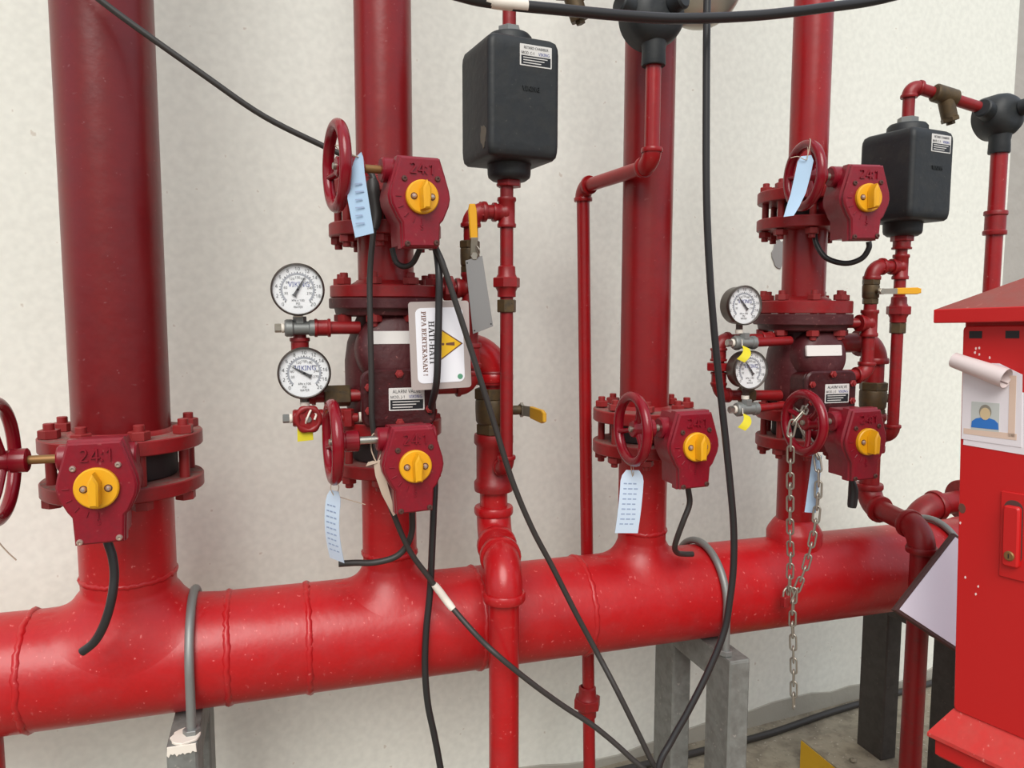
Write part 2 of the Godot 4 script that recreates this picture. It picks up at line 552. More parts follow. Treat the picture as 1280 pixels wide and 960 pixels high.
func _ready() -> void:
	var cam := Camera3D.new()
	cam.name = "camera"
	cam.position = V(0, 1.3907, 1.5818)
	cam.rotation = V(-0.0954, -0.2995, 0.0016)
	cam.fov = 53.18
	cam.near = 0.02
	add_child(cam)
	var env := Environment.new()
	env.background_mode = Environment.BG_SKY
	var sky := Sky.new()
	var sm := ProceduralSkyMaterial.new()
	sm.sky_top_color = Color(0.86, 0.9, 0.96)
	sm.sky_horizon_color = Color(0.95, 0.95, 0.95)
	sm.ground_horizon_color = Color(0.45, 0.44, 0.43)
	sm.ground_bottom_color = Color(0.28, 0.28, 0.27)
	sm.sun_angle_max = 1.0
	sky.sky_material = sm
	env.sky = sky
	env.background_energy_multiplier = 0.74
	env.tonemap_mode = Environment.TONE_MAPPER_LINEAR
	env.tonemap_exposure = 1.52
	env.sdfgi_enabled = true
	env.ssao_enabled = true
	env.ssil_enabled = true
	var we := WorldEnvironment.new()
	we.name = "world_environment"
	we.environment = env
	add_child(we)
	# hazy sun behind thin cloud: a wide soft patch of light from the upper left front
	var sun := DirectionalLight3D.new()
	sun.name = "hazy_sun"
	sun.look_at_from_position(V(-0.7, 2.0, 2.1), Vector3.ZERO)
	sun.light_energy = 0.62
	sun.light_color = Color(1.0, 0.99, 0.97)
	sun.light_angular_distance = 40.0
	sun.shadow_enabled = true
	add_child(sun)
	var fs := SystemFont.new()
	fs.font_names = PackedStringArray(["Droid Sans"])
	sans = fs
	var fr := SystemFont.new()
	fr.font_names = PackedStringArray(["Droid Serif"])
	fr.font_weight = 700
	serif = fr
	make_materials()
	build_setting()
	build_header()
	build_risers()
	build_valves()
	build_alarm_valves()
	build_trim()
	build_chambers()
	build_gauges()
	build_supports()
	build_cabinet()
	build_cables()
	build_tags()
	build_chain()

func build_setting() -> void:
	# the wall is not quite parallel to the header: z = -0.375 - 0.104 x
	var wt := Transform3D(Basis(V(1, 0, -0.104).normalized(), V(0, 1, 0), V(0.104, 0, 1).normalized()), V(0, 0, -0.375))
	var m := M.new().prism(wt, [Vector2(-2.6, -0.05), Vector2(2.63, -0.05), Vector2(2.63, 3.2), Vector2(-2.6, 3.2)], -0.2, 0.0, 0.004)
	struct("wall_back", m, "wall", "cream painted plaster wall behind all the red pipework", "wall")
	m = M.new().prism(wt, [Vector2(2.634, -0.05), Vector2(3.3, -0.05), Vector2(3.3, 3.2), Vector2(2.634, 3.2)], -0.22, -0.012, 0.006)
	struct("wall_right", m, "column", "rough grey plaster pier at the right end of the cream wall", "wall")
	# unpainted cement band along the foot of the wall, its upper edge uneven
	var up := []
	up.append(Vector2(2.63, -0.02))
	var f := noise(0.9, 4, 3)
	for i in 61:
		var x := 2.63 - 5.2 * i / 60.0
		up.append(Vector2(x, 0.052 + 0.028 * f.get_noise_1d(x * 3.0) + 0.02 * sin(x * 5.0)))
	up.append(Vector2(-2.57, -0.02))
	m = M.new().prism(wt, up, 0.0, 0.006, 0.002)
	struct("baseboard_back", m, "band", "unpainted grey cement band with an uneven edge along the foot of the wall", "skirting")
	m = M.new().box(V(-4, -0.1, -1.2), V(4.5, 0, 5.0), 0.0)
	struct("floor", m, "cement", "dusty grey brown concrete floor under the pipes", "floor")
	# chipped hole in the wall plaster
	m = M.new()
	var pl := []
	var g := noise(0.6, 9, 2)
	for i in 18:
		var a := TAU * i / 18
		pl.append(Vector2(cos(a) * 0.03, sin(a) * 0.042) * (1.0 + 0.5 * g.get_noise_1d(i * 3.0)))
	var hx := 1.545
	m.prism(Transform3D(wt.basis, V(hx, 1.575, -0.375 - 0.104 * hx)), pl, 0.0, 0.004, 0.001)
	single("plaster_patch", m, "hole", "small ragged grey patch on the wall left of the right valve stack", "patch", V(hx, 1.53, -0.375 - 0.104 * hx))

# outlet where a vertical pipe of radius r blends into the header: both cylinders joined by a smooth minimum
func outlet(x: float, r: float, top: float, blend: float) -> M:
	var rows := []
	var seg := 96
	var bottom := HY - 0.06
	for i in 61:
		var s := i / 60.0
		var y := lerpf(top, bottom, s)
		var row := []
		for j in seg:
			var a := TAU * j / seg
			var lo := r * 0.9
			var hi := r + blend * 1.25
			var bl := maxf(blend * smoothstep(top, top - 0.035, y) * smoothstep(bottom, HY + 0.085, y), 0.0005)
			var sink := lerpf(-0.003, -0.0004, smoothstep(bottom, bottom + 0.04, y))
			for k in 26:
				var mid := (lo + hi) / 2.0
				var d1 := mid - r
				var d2 := sqrt((y - HY) * (y - HY) + pow(mid * sin(a), 2.0)) - HR
				var e := minf(d1, d2) - h_of(d1, d2, bl)
				if e < sink:
					lo = mid
				else:
					hi = mid
			row.append(V(x + lo * cos(a), y, lo * sin(a)))
		rows.append(row)
	rows.reverse()
	for i in rows.size():
		rows[i].reverse()
	return M.new().skin(rows)

func h_of(a: float, b: float, k: float) -> float:
	var h := maxf(k - absf(a - b), 0.0) / k
	return h * h * k * 0.25

func weld_ring(at: Vector3, d: Vector3, r: float, w: float, sd: int) -> M:
	var f := noise(0.8, sd, 2)
	var t := M.along(at, d)
	var pts := []
	var rad := []
	for i in 96:
		var a := TAU * i / 96
		pts.append(t * V(cos(a) * (r - w * 0.5), 0.003 * f.get_noise_1d(i * 0.5), sin(a) * (r - w * 0.5)))
		rad.append(w * (1.0 + 0.3 * f.get_noise_1d(100.0 + i * 4.0)))
	return M.new().tube(pts, rad, 8, true)

const RX := [-0.2788, 0.2196, 0.8058, 1.2271]
const RR := [0.0841, 0.0562, 0.0556, 0.0445]

func build_header() -> void:
	var h := thing("header_pipe", "thick red horizontal header pipe running across the whole picture", "pipe", V(0.6, 0.61, 0))
	var m := M.new()
	m.cyl(V(-1.6, HY, 0), V(2.02, HY, 0), HR, 128)
	part(h, "pipe_body", m, "header")
	var k := 0
	for x in [-0.449, -0.1025, 0.048, 0.404, 0.648, 1.78]:
		part(h, "weld_seam", weld_ring(V(x, HY, 0), V(1, 0, 0), HR, 0.0075, 11 + k), "header")
		k += 1
	# branches: flared outlet, short pipe, weld, flange
	var spec := [[0.889, 0.066, 1.107, 0.028, 0.0254, 0.1397], [0.885, 0.05, 1.112, 0.026, 0.026, 0.11], [0.885, 0.05, 1.118, 0.023, 0.027, 0.116], [0.862, 0.012, 1.108, 0.021, 0.026, 0.1]]
	for i in 4:
		var s: Array = spec[i]
		var top: float = s[2] - s[3]
		var x: float = RX[i]
		if i == 3:
			part(h, "branch_collar", M.new().lathe(Transform3D(Basis(), V(x, HY + HR - 0.035, 0)), [Vector2(0.066, 0), Vector2(0.067, 0.048), Vector2(0.064, 0.056), Vector2(0.053, 0.074), Vector2(0.0465, 0.082), Vector2(0.044, 0.083)], 48), "header")
			part(h, "branch_pipe", M.new().cyl(V(x, HY + HR + 0.03, 0), V(x, top - 0.003, 0), RR[i], 48), "riser")
		else:
			part(h, "branch_outlet", outlet(x, RR[i], s[0], s[1]), "header")
			part(h, "weld_seam", weld_ring(V(x, s[0], 0), V(0, 1, 0), RR[i], 0.006, 30 + i), "header")
			part(h, "branch_pipe", M.new().cyl(V(x, s[0] - 0.002, 0), V(x, top - 0.003, 0), RR[i], 64), "header")
		part(h, "flange", flange_shape(x, top - s[4], top, s[5]), "fitting", "dust")
	# drop at the far left and the closing flange at the right end
	part(h, "drop_pipe", M.new().cyl(V(-0.535, 0.1, 0), V(-0.535, HY - 0.05, 0), 0.03, 32), "header")
	part(h, "end_flange", M.new().lathe(M.along(V(2.0, HY, 0), V(1, 0, 0)), [Vector2(0, 0), Vector2(0.165, 0), Vector2(0.168, 0.003), Vector2(0.168, 0.03), Vector2(0, 0.03)], 64), "fitting")

func build_risers() -> void:
	var labels := ["widest dark red riser pipe standing on the left end of the header", "dark red riser pipe above the upper valve of the left alarm valve stack", "red riser pipe behind the thin offset pipe, between the two alarm valve stacks", "slim red riser pipe above the upper valve of the right alarm valve stack"]
	var low := [1.107 + 0.028, 1.588 + 0.026, 1.118 + 0.023, 1.628 + 0.019]
	var FR := [0.1397, 0.113, 0.116, 0.113]
	for i in 4:
		var r := thing("riser_pipe", labels[i], "pipe", V(RX[i], low[i], 0))
		part(r, "pipe_body", M.new().cyl(V(RX[i], low[i] + 0.004, 0), V(RX[i], 3.1, 0), RR[i], 96), ["riser_dark", "riser_mid", "riser_mid", "riser"][i])
		part(r, "flange", flange_shape(RX[i], low[i], low[i] + 0.027, FR[i]), "fitting", "dust")
		part(r, "flange_neck", M.new().lathe(Transform3D(Basis(), V(RX[i], low[i] + 0.026, 0)), [Vector2(RR[i] + 0.008, 0), Vector2(RR[i] + 0.006, 0.004), Vector2(RR[i], 0.009)], 64), "fitting")
	# short spools between each alarm valve and the upper butterfly valve
	var sp := [[1, 1.416, 1.588 - 0.026, 0.112, "short red pipe spool above the left alarm valve", 0.024], [3, 1.385, 1.628 - 0.019, 0.113, "short red pipe spool above the right alarm valve", 0.03]]
	for s in sp:
		var x: float = RX[s[0]]
		var rr: float = RR[s[0]] + (0.006 if s[0] == 3 else 0.0)
		var t := thing("pipe_spool", s[4], "pipe", V(x, s[1], 0))
		part(t, "pipe_body", M.new().cyl(V(x, s[1] + 0.004, 0), V(x, s[2] - 0.004, 0), rr, 64), "riser")
		part(t, "flange", flange_shape(x, s[1], s[1] + s[5], s[3]), "fitting", "dust")
		part(t, "flange", flange_shape(x, s[2] - 0.026, s[2], s[3]), "fitting", "dust")
		part(t, "flange_neck", M.new().lathe(Transform3D(Basis(), V(x, s[1] + s[5] - 0.001, 0)), [Vector2(rr + 0.016, 0), Vector2(rr + 0.013, 0.005), Vector2(rr, 0.012)], 64), "fitting")

# ---------------------------------------------------------------- butterfly valves with gear operators
var knob_fin := [Vector2(-0.0062, -0.023), Vector2(0.0062, -0.023), Vector2(0.0074, 0.012), Vector2(0.0, 0.026), Vector2(-0.0074, 0.012)]

func butterfly(x: float, yc: float, phi: float, k: float, half: float, fl: float, pcd: float, bolt: Mesh, body_r: float, wheel_at: float, wheel_r: float, dy: float, spoke: float, shaft: String, label: String) -> void:
	var t := thing("butterfly_valve", label, "valve", V(x, yc, 0))
	t.rotation.y = phi
	local(t, "valve_body", M.new().lathe(Transform3D(Basis(), V(0, -half + 0.002, 0)), [Vector2(0.03, 0), Vector2(body_r, 0), Vector2(body_r + 0.002, 0.003), Vector2(body_r + 0.002, half * 2 - 0.007), Vector2(body_r, half * 2 - 0.004), Vector2(0.03, half * 2 - 0.004)], 48), "disc")
	local(t, "neck", M.new().lathe(M.along(V(0, 0, body_r - 0.02), V(0, 0, 1)), [Vector2(0.026, 0), Vector2(0.024, 0.02), Vector2(0.024, 0.15 - body_r), Vector2(0.036, 0.155 - body_r), Vector2(0.036, 0.172 - body_r)], 32), "gear")
	# every flange bolt is a part of its own
	bolt_circle(t, "flange_bolt", bolt, pcd, 8, Vector3.ZERO)
	var g := []
	for p in [Vector2(-0.039, 0.071), Vector2(0.036, 0.072), Vector2(0.0455, 0.043), Vector2(0.054, 0.015), Vector2(0.056, 0.001), Vector2(0.0535, -0.013), Vector2(0.0425, -0.038), Vector2(0.036, -0.045), Vector2(0.0335, -0.0865), Vector2(-0.0345, -0.0885), Vector2(-0.0365, -0.045), Vector2(-0.043, -0.036), Vector2(-0.055, -0.012), Vector2(-0.0575, 0.003), Vector2(-0.055, 0.016), Vector2(-0.047, 0.043)]:
		g.append(p * k)
	var g2 := []
	for p in g:
		g2.append(p * 0.965 + Vector2(0, -0.001))
	var z0 := 0.148
	var z1 := 0.222
	var g3 := []
	for p in g:
		g3.append(p * 0.93)
	local(t, "gear_housing", M.new().prism(Transform3D.IDENTITY, g3, z0, z1 - 0.02, 0.004).prism(Transform3D.IDENTITY, g, z1 - 0.028, z1, 0.005), "gear")
	local(t, "worm_housing", M.new().cyl(V(-0.06 * k, dy, 0.183), V(0.05 * k, dy, 0.183), 0.022, 24, 0.003), "gear")
	var cover := local(t, "cover_plate", M.new().prism(Transform3D.IDENTITY, g2, z1 - 0.001, z1 + 0.009, 0.003), "gear")
	var zf := z1 + 0.009
	local(cover, "lettering", M.new().text("24:1", 0.0215 * k, 0.0044, Transform3D(Basis(), V(0.002, 0.0485 * k, zf + 0.0012)), sans), "gear")
	var marks := M.new()
	for a in [180.0, 205.0, 228.0, 250.0, 270.0]:
		var c := Vector2(cos(deg_to_rad(a)), sin(deg_to_rad(a)))
		marks.prism(Transform3D(Basis(Vector3.BACK, deg_to_rad(a)), V(c.x, c.y, 0) * 0.042 * k + V(0, 0, zf - 0.001)), [Vector2(-0.005, -0.0008), Vector2(0.005, -0.0008), Vector2(0.005, 0.0008), Vector2(-0.005, 0.0008)], 0, 0.0028, 0.0004)
	marks.text("S", 0.011 * k, 0.0024, Transform3D(Basis(), V(0, -0.052 * k, zf + 0.0004)), sans)
	local(cover, "raised_mark", marks, "gear")
	var sc := M.new().lathe(M.along(Vector3.ZERO, V(0, 0, 1)), [Vector2(0.0052, -0.002), Vector2(0.0052, 0.0015), Vector2(0.004, 0.0032), Vector2(0.0022, 0.0034), Vector2(0.0018, 0.0015), Vector2(0, 0.0015)], 14).mesh(Vector3.ZERO, mats["bright_screw" if k > 1.0 else "screw"])
	for p in [Vector2(-0.031, 0.03), Vector2(0.0295, 0.033), Vector2(-0.0265, -0.081), Vector2(0.0265, -0.078)]:
		again(cover, "cover_screw", sc, Transform3D(Basis(), V(p.x * k, p.y * k, zf)))
	var kr := 0.0295 * k * (1.04 if k > 1.0 else 1.0)
	var knob := local(t, "indicator_knob", M.new().lathe(M.along(V(0, 0, zf - 0.001), V(0, 0, 1)), [Vector2(kr, 0), Vector2(kr, 0.0075), Vector2(kr - 0.002, 0.0095), Vector2(0, 0.0095)], 40), "yellow")
	var fin := []
	for p in knob_fin:
		fin.append(p * k)
	local(knob, "pointer", M.new().prism(Transform3D.IDENTITY, fin, zf + 0.007, zf + 0.034, 0.003), "yellow")
	var ks := M.new().lathe(M.along(Vector3.ZERO, V(0, 0, 1)), [Vector2(0.0045, 0), Vector2(0.0045, 0.0018), Vector2(0.003, 0.004), Vector2(0, 0.0045)], 14).mesh(Vector3.ZERO, mats["bright_screw"])
	for s in [-1, 1]:
		local(knob, "screw_recess", M.new().lathe(M.along(V(s * 0.0165 * k, 0, zf + 0.0083), V(0, 0, 1)), [Vector2(0.0062, 0), Vector2(0.0062, 0.0005), Vector2(0, 0.0005)], 16), "screw")
		again(knob, "knob_screw", ks, Transform3D(Basis(), V(s * 0.0165 * k, 0, zf + 0.0088)))
	# worm shaft and handwheel
	var hub := V(wheel_at, dy, 0.183)
	local(t, "shaft", M.new().cyl(V(-0.055 * k, dy, 0.183), hub + V(0.01, 0, 0), 0.0072, 20), shaft)
	var pts := []
	for i in 48:
		var a := TAU * i / 48
		pts.append(hub + V(0, cos(a), sin(a)) * (wheel_r - 0.01))
	var wheel := local(t, "handwheel", M.new().tube(pts, 0.0105, 14, true), "wheel")
	local(wheel, "hub", M.new().lathe(M.along(hub + V(-0.002, 0, 0), V(1, 0, 0)), [Vector2(0, 0), Vector2(0.015, 0), Vector2(0.017, 0.002), Vector2(0.017, 0.022), Vector2(0.0195, 0.024), Vector2(0.0195, 0.046), Vector2(0.017, 0.048), Vector2(0, 0.048)], 28), "wheel")
	local(wheel, "hub_nut", M.new().cyl(hub + V(-0.007, 0, 0), hub + V(-0.001, 0, 0), 0.006, 12), "steel")
	for i in 3:
		var a := spoke + TAU * i / 3
		var d := V(0, cos(a), sin(a))
		local(wheel, "spoke", M.new().tube([hub + d * 0.01 + V(0.01, 0, 0), hub + d * (wheel_r * 0.5) + V(0.008, 0, 0), hub + d * (wheel_r - 0.012)], [0.0085, 0.0075, 0.0085], 10, false, 0.7), "wheel")

func build_valves() -> void:
	var b6 := bolt_mesh(0.0095, 0.0185, -0.0535, 0.055, true)
	var b4 := bolt_mesh(0.008, 0.0155, -0.052, 0.053, false)
	var b3 := bolt_mesh(0.008, 0.0155, -0.047, 0.046, false)
	butterfly(RX[0], 1.107, 0.0, 1.08, 0.028, 0.0254, 0.1195, b6, 0.092, -0.153, 0.104, 0.042, 0.5, "rusty", "crimson geared valve with a bright bolted flange pair on the widest left riser")
	butterfly(RX[1], 1.588, 0.14, 1.0, 0.026, 0.026, 0.0945, b4, 0.072, -0.137, 0.079, 0.05, 0.35, "rusty", "crimson geared valve above the left alarm valve, blue folded tag on its wheel")
	butterfly(RX[1], 1.112, 0.066, 1.0, 0.026, 0.026, 0.0945, b4, 0.072, -0.138, 0.077, 0.044, 0.2, "chrome", "crimson geared valve under the left alarm valve, with a shiny chrome shaft")
	butterfly(RX[2], 1.118, 0.0, 1.0, 0.023, 0.027, 0.0965, b4, 0.072, -0.118, 0.076, 0.034, 0.3, "steel", "crimson geared valve on the riser between the two stacks, pale tag on its wheel")
	butterfly(RX[3], 1.108, 0.0, 1.0, 0.021, 0.026, 0.083, b3, 0.06, -0.127, 0.073, 0.04, 0.9, "steel", "crimson geared valve under the right alarm valve, steel chain looped through its wheel")
	butterfly(RX[3], 1.628, -0.113, 1.0, 0.019, 0.028, 0.0935, b3, 0.062, -0.119, 0.074, 0.05, 0.6, "steel", "crimson geared valve above the right alarm valve, in front of the black chamber")

# ---------------------------------------------------------------- alarm check valves
func rounded(w: float, h: float, r: float, n := 5) -> Array:
	var out := []
	for c in [[w - r, h - r, 0.0], [-w + r, h - r, 90.0], [-w + r, -h + r, 180.0], [w - r, -h + r, 270.0]]:
		for i in n + 1:
			var a := deg_to_rad(c[2] + 90.0 * i / n)
			out.append(Vector2(c[0] + cos(a) * r, c[1] + sin(a) * r))
	return out

func nameplate(parent: Node, x: Transform3D, w: float, h: float, lines: Array, brand: bool) -> void:
	# white printed plate with a black panel below the two lines of lettering
	var p := local(parent, "nameplate", M.new().prism(x, rounded(w / 2, h / 2, 0.0015, 2), 0.0, 0.0012, 0.0003), "plate_white")
	var m := M.new()
	m.prism(x, [Vector2(-w * 0.46, -h * 0.44), Vector2(w * 0.46, -h * 0.44), Vector2(w * 0.46, -h * 0.02), Vector2(-w * 0.46, -h * 0.02)], 0.0011, 0.0015, 0.0)
	local(p, "black_panel", m, "plate_black")
	m = M.new()
	m.text(lines[0], h * 0.175 * clampf(11.0 / lines[0].length(), 0.5, 1.0), 0.0004, x * Transform3D(Basis(), V(0, h * 0.34, 0.0014)), sans)
	m.text(lines[1], h * 0.145, 0.0004, x * Transform3D(Basis(), V(-w * 0.25, h * 0.1, 0.0014)), sans)
	local(p, "lettering", m, "ink")
	if brand:
		local(p, "lettering", M.new().text("VIKING", h * 0.16, 0.0004, x * Transform3D(Basis(), V(w * 0.25, h * 0.1, 0.0014)), sans), "blue_ink")
	m = M.new()
	for r in 3:
		m.prism(x, [Vector2(-w * 0.4, -h * (0.13 + r * 0.12)), Vector2(w * (0.36 - 0.1 * r), -h * (0.13 + r * 0.12)), Vector2(w * (0.36 - 0.1 * r), -h * (0.09 + r * 0.12)), Vector2(-w * 0.4, -h * (0.09 + r * 0.12))], 0.0014, 0.0017, 0.0)
	local(p, "print_line", m, "plate_white")

func alarm_valve(x: float, y0: float, y1: float, R0: float, R1: float, f0: float, f1: float, top_nut: float, pcd: float, s: float, cover_x: float, hood: float, sx: float, sy: float, label: String) -> void:
	var t := thing("alarm_valve", label, "valve", V(x, y0, 0))
	part(t, "flange", flange_shape(x, y0, y0 + f0, R0), "fitting", "dust")
	var fl := flange_shape(x, y1 - f1, y1 - 0.001, R1)
	fl.lathe(Transform3D(Basis(), V(x, y1 - f1 - 0.016, 0)), [Vector2(R1 - 0.03, 0), Vector2(R1 - 0.013, 0.004), Vector2(R1 - 0.01, 0.016)], 48)
	part(t, "flange", fl, "maroon", "dust")
	var a := y0 + f0
	var h := y1 - f1 - a
	part(t, "body", M.new().lathe(Transform3D(Basis(), V(x, a - 0.004, 0)), [Vector2(0.066 * s, 0), Vector2(0.07 * s, 0.012), Vector2(0.083 * s, h * 0.12), Vector2(0.0855 * s, h * 0.25), Vector2(0.0855 * s, h * 0.55), Vector2(0.08 * s, h * 0.72), Vector2(0.068 * s, h * 0.86), Vector2(0.06 * s, h * 0.95), Vector2(0.064 * s, h + 0.006)], 56, 0.6), "maroon")
	# round hood over the clapper, leaning back a little
	var dc := V(x + cover_x, a + h * 0.6, 0.0)
	var dt := M.along(dc, V(0, 0.12, 1))
	part(t, "hood", M.new().lathe(dt, [Vector2(hood, 0), Vector2(hood, 0.07 * s), Vector2(hood - 0.003, 0.083 * s), Vector2(hood - 0.01, 0.094 * s), Vector2(hood - 0.02, 0.1 * s), Vector2(0.03 * s, 0.103 * s), Vector2(0, 0.1035 * s)], 56, 0.6), "maroon")
	# access cover with its bolts
	var cy := a + h * 0.235
	var ct := Transform3D(Basis(), V(x + cover_x, cy, 0))
	part(t, "cover_frame", M.new().prism(ct, rounded(0.068 * s, h * 0.235, 0.018), 0.03, 0.104 * s, 0.004), "maroon_cover")
	var cv := part(t, "access_cover", M.new().prism(ct, rounded(0.072 * s, h * 0.25, 0.02), 0.104 * s, 0.118 * s, 0.004), "maroon_cover")
	var zc := 0.118 * s
	var cb := M.new().hex(M.along(Vector3.ZERO, V(0, 0, 1)), 0.0085, 0.006, 0.001).lathe(M.along(V(0, 0, 0.005), V(0, 0, 1)), [Vector2(0.0045, 0), Vector2(0.0045, 0.004), Vector2(0, 0.0045)], 12).mesh(Vector3.ZERO, mats["red_bolt"])
	var sh := where(cv)
	for p in [Vector2(0, 0.21), Vector2(0, -0.21), Vector2(0.058, 0.1), Vector2(-0.058, 0.1), Vector2(0.058, -0.1), Vector2(-0.058, -0.1)]:
		again(cv, "cover_bolt", cb, Transform3D(Basis(), V(x + cover_x + p.x * s, cy + p.y * h, zc) - sh))
	var nt := Transform3D(Basis(), V(x + cover_x + 0.014, cy - 0.002, zc) - sh)
	nameplate(cv, nt, 0.066 * s + 0.003, 0.044, ["ALARM VALVE", "MOD. J-1"], true)
	# white sticker on the hood
	var st := Transform3D(Basis(V(1, 0, 0), deg_to_rad(-6.8)), dc + V(0.0, 0.119, 0.993).normalized() * 0.102 * s + V(sx, sy, -0.12 * sy))
	part(t, "sticker", M.new().prism(st, rounded(0.05 * s, 0.0125, 0.002, 2), -0.004, 0.0022, 0.0004).text("F. 4", 0.006, 0.0004, st * Transform3D(Basis(), V(0.03, -0.003, 0.0023)), sans), "label_white")
	# bolts of the upper flange
	var b := bolt_mesh(0.008, 0.0155, y1 - f1 - top_nut - 0.012, 0.0, false)
	bolt_circle(t, "flange_bolt", b, pcd, 8, V(0, top_nut - y0, 0))

# ---------------------------------------------------------------- trim pipework
func ball_valve(at: Vector3, r: float, h: float, stem: Vector3, lever: Vector3, length: float, rise: float, grip: String, label: String, group := "") -> void:
	var t := thing("ball_valve", label, "valve", at - V(0, h / 2, 0), group)
	var m := M.new()
	var e := h * 0.24
	m.hex(M.along(at - V(0, h / 2, 0), V(0, 1, 0)), r * 1.28, e, 0.002)
	m.hex(M.along(at + V(0, h / 2 - e, 0), V(0, 1, 0)), r * 1.42, e, 0.002)
	m.lathe(M.along(at - V(0, h / 2, 0), V(0, 1, 0)), [Vector2(r * 1.1, e * 0.9), Vector2(r * 1.22, e * 1.02), Vector2(r * 1.3, e * 1.2), Vector2(r * 1.34, h * 0.5), Vector2(r * 1.34, h - e * 1.2), Vector2(r * 1.3, h - e * 1.02), Vector2(r * 1.1, h - e * 0.9)], 28)
	part(t, "body", m, "brass")
	var tip := at + stem * (r * 1.9 + 0.004)
	part(t, "stem", M.new().cyl(at + stem * r, tip + stem * 0.006, r * 0.35, 16), "brass")
	part(t, "nut", M.new().hex(M.along(tip, stem), r * 0.55, 0.007, 0.0008), "steel")
	# flat lever: rises away from the stem, then runs out under a plastic grip
	var w := stem.cross(lever).normalized()
	var hw := clampf(r * 0.45, 0.006, 0.011)
	var prof := [[tip - lever * hw * 1.2, 0.0], [tip + lever * hw, 0.0], [tip + lever * length * 0.32 + stem * rise, 0.0], [tip + lever * length * 0.36 + stem * rise, 0.0]]
	var rows := []
	for q in prof:
		rows.append([q[0] - w * hw, q[0] + w * hw])
	part(t, "lever", M.new().skin(rows, false, 0.003), "steel")
	var g0: Vector3 = tip + lever * length * 0.34 + stem * (rise - 0.001)
	var gp := M.new().prism(Transform3D(Basis(w, -lever, stem), g0), [Vector2(-hw * 1.15, 0), Vector2(hw * 1.15, 0), Vector2(hw * 1.25, -length * 0.55), Vector2(hw * 0.8, -length * 0.66), Vector2(-hw * 0.8, -length * 0.66), Vector2(-hw * 1.25, -length * 0.55)], -0.004, 0.004, 0.0015)
	part(t, "grip", gp, grip)

func hexnut(parent: Node, called: String, at: Vector3, d: Vector3, r: float, h: float, m: String) -> void:
	part(parent, called, M.new().hex(M.along(at - d.normalized() * h / 2, d), r, h, 0.0015), m)

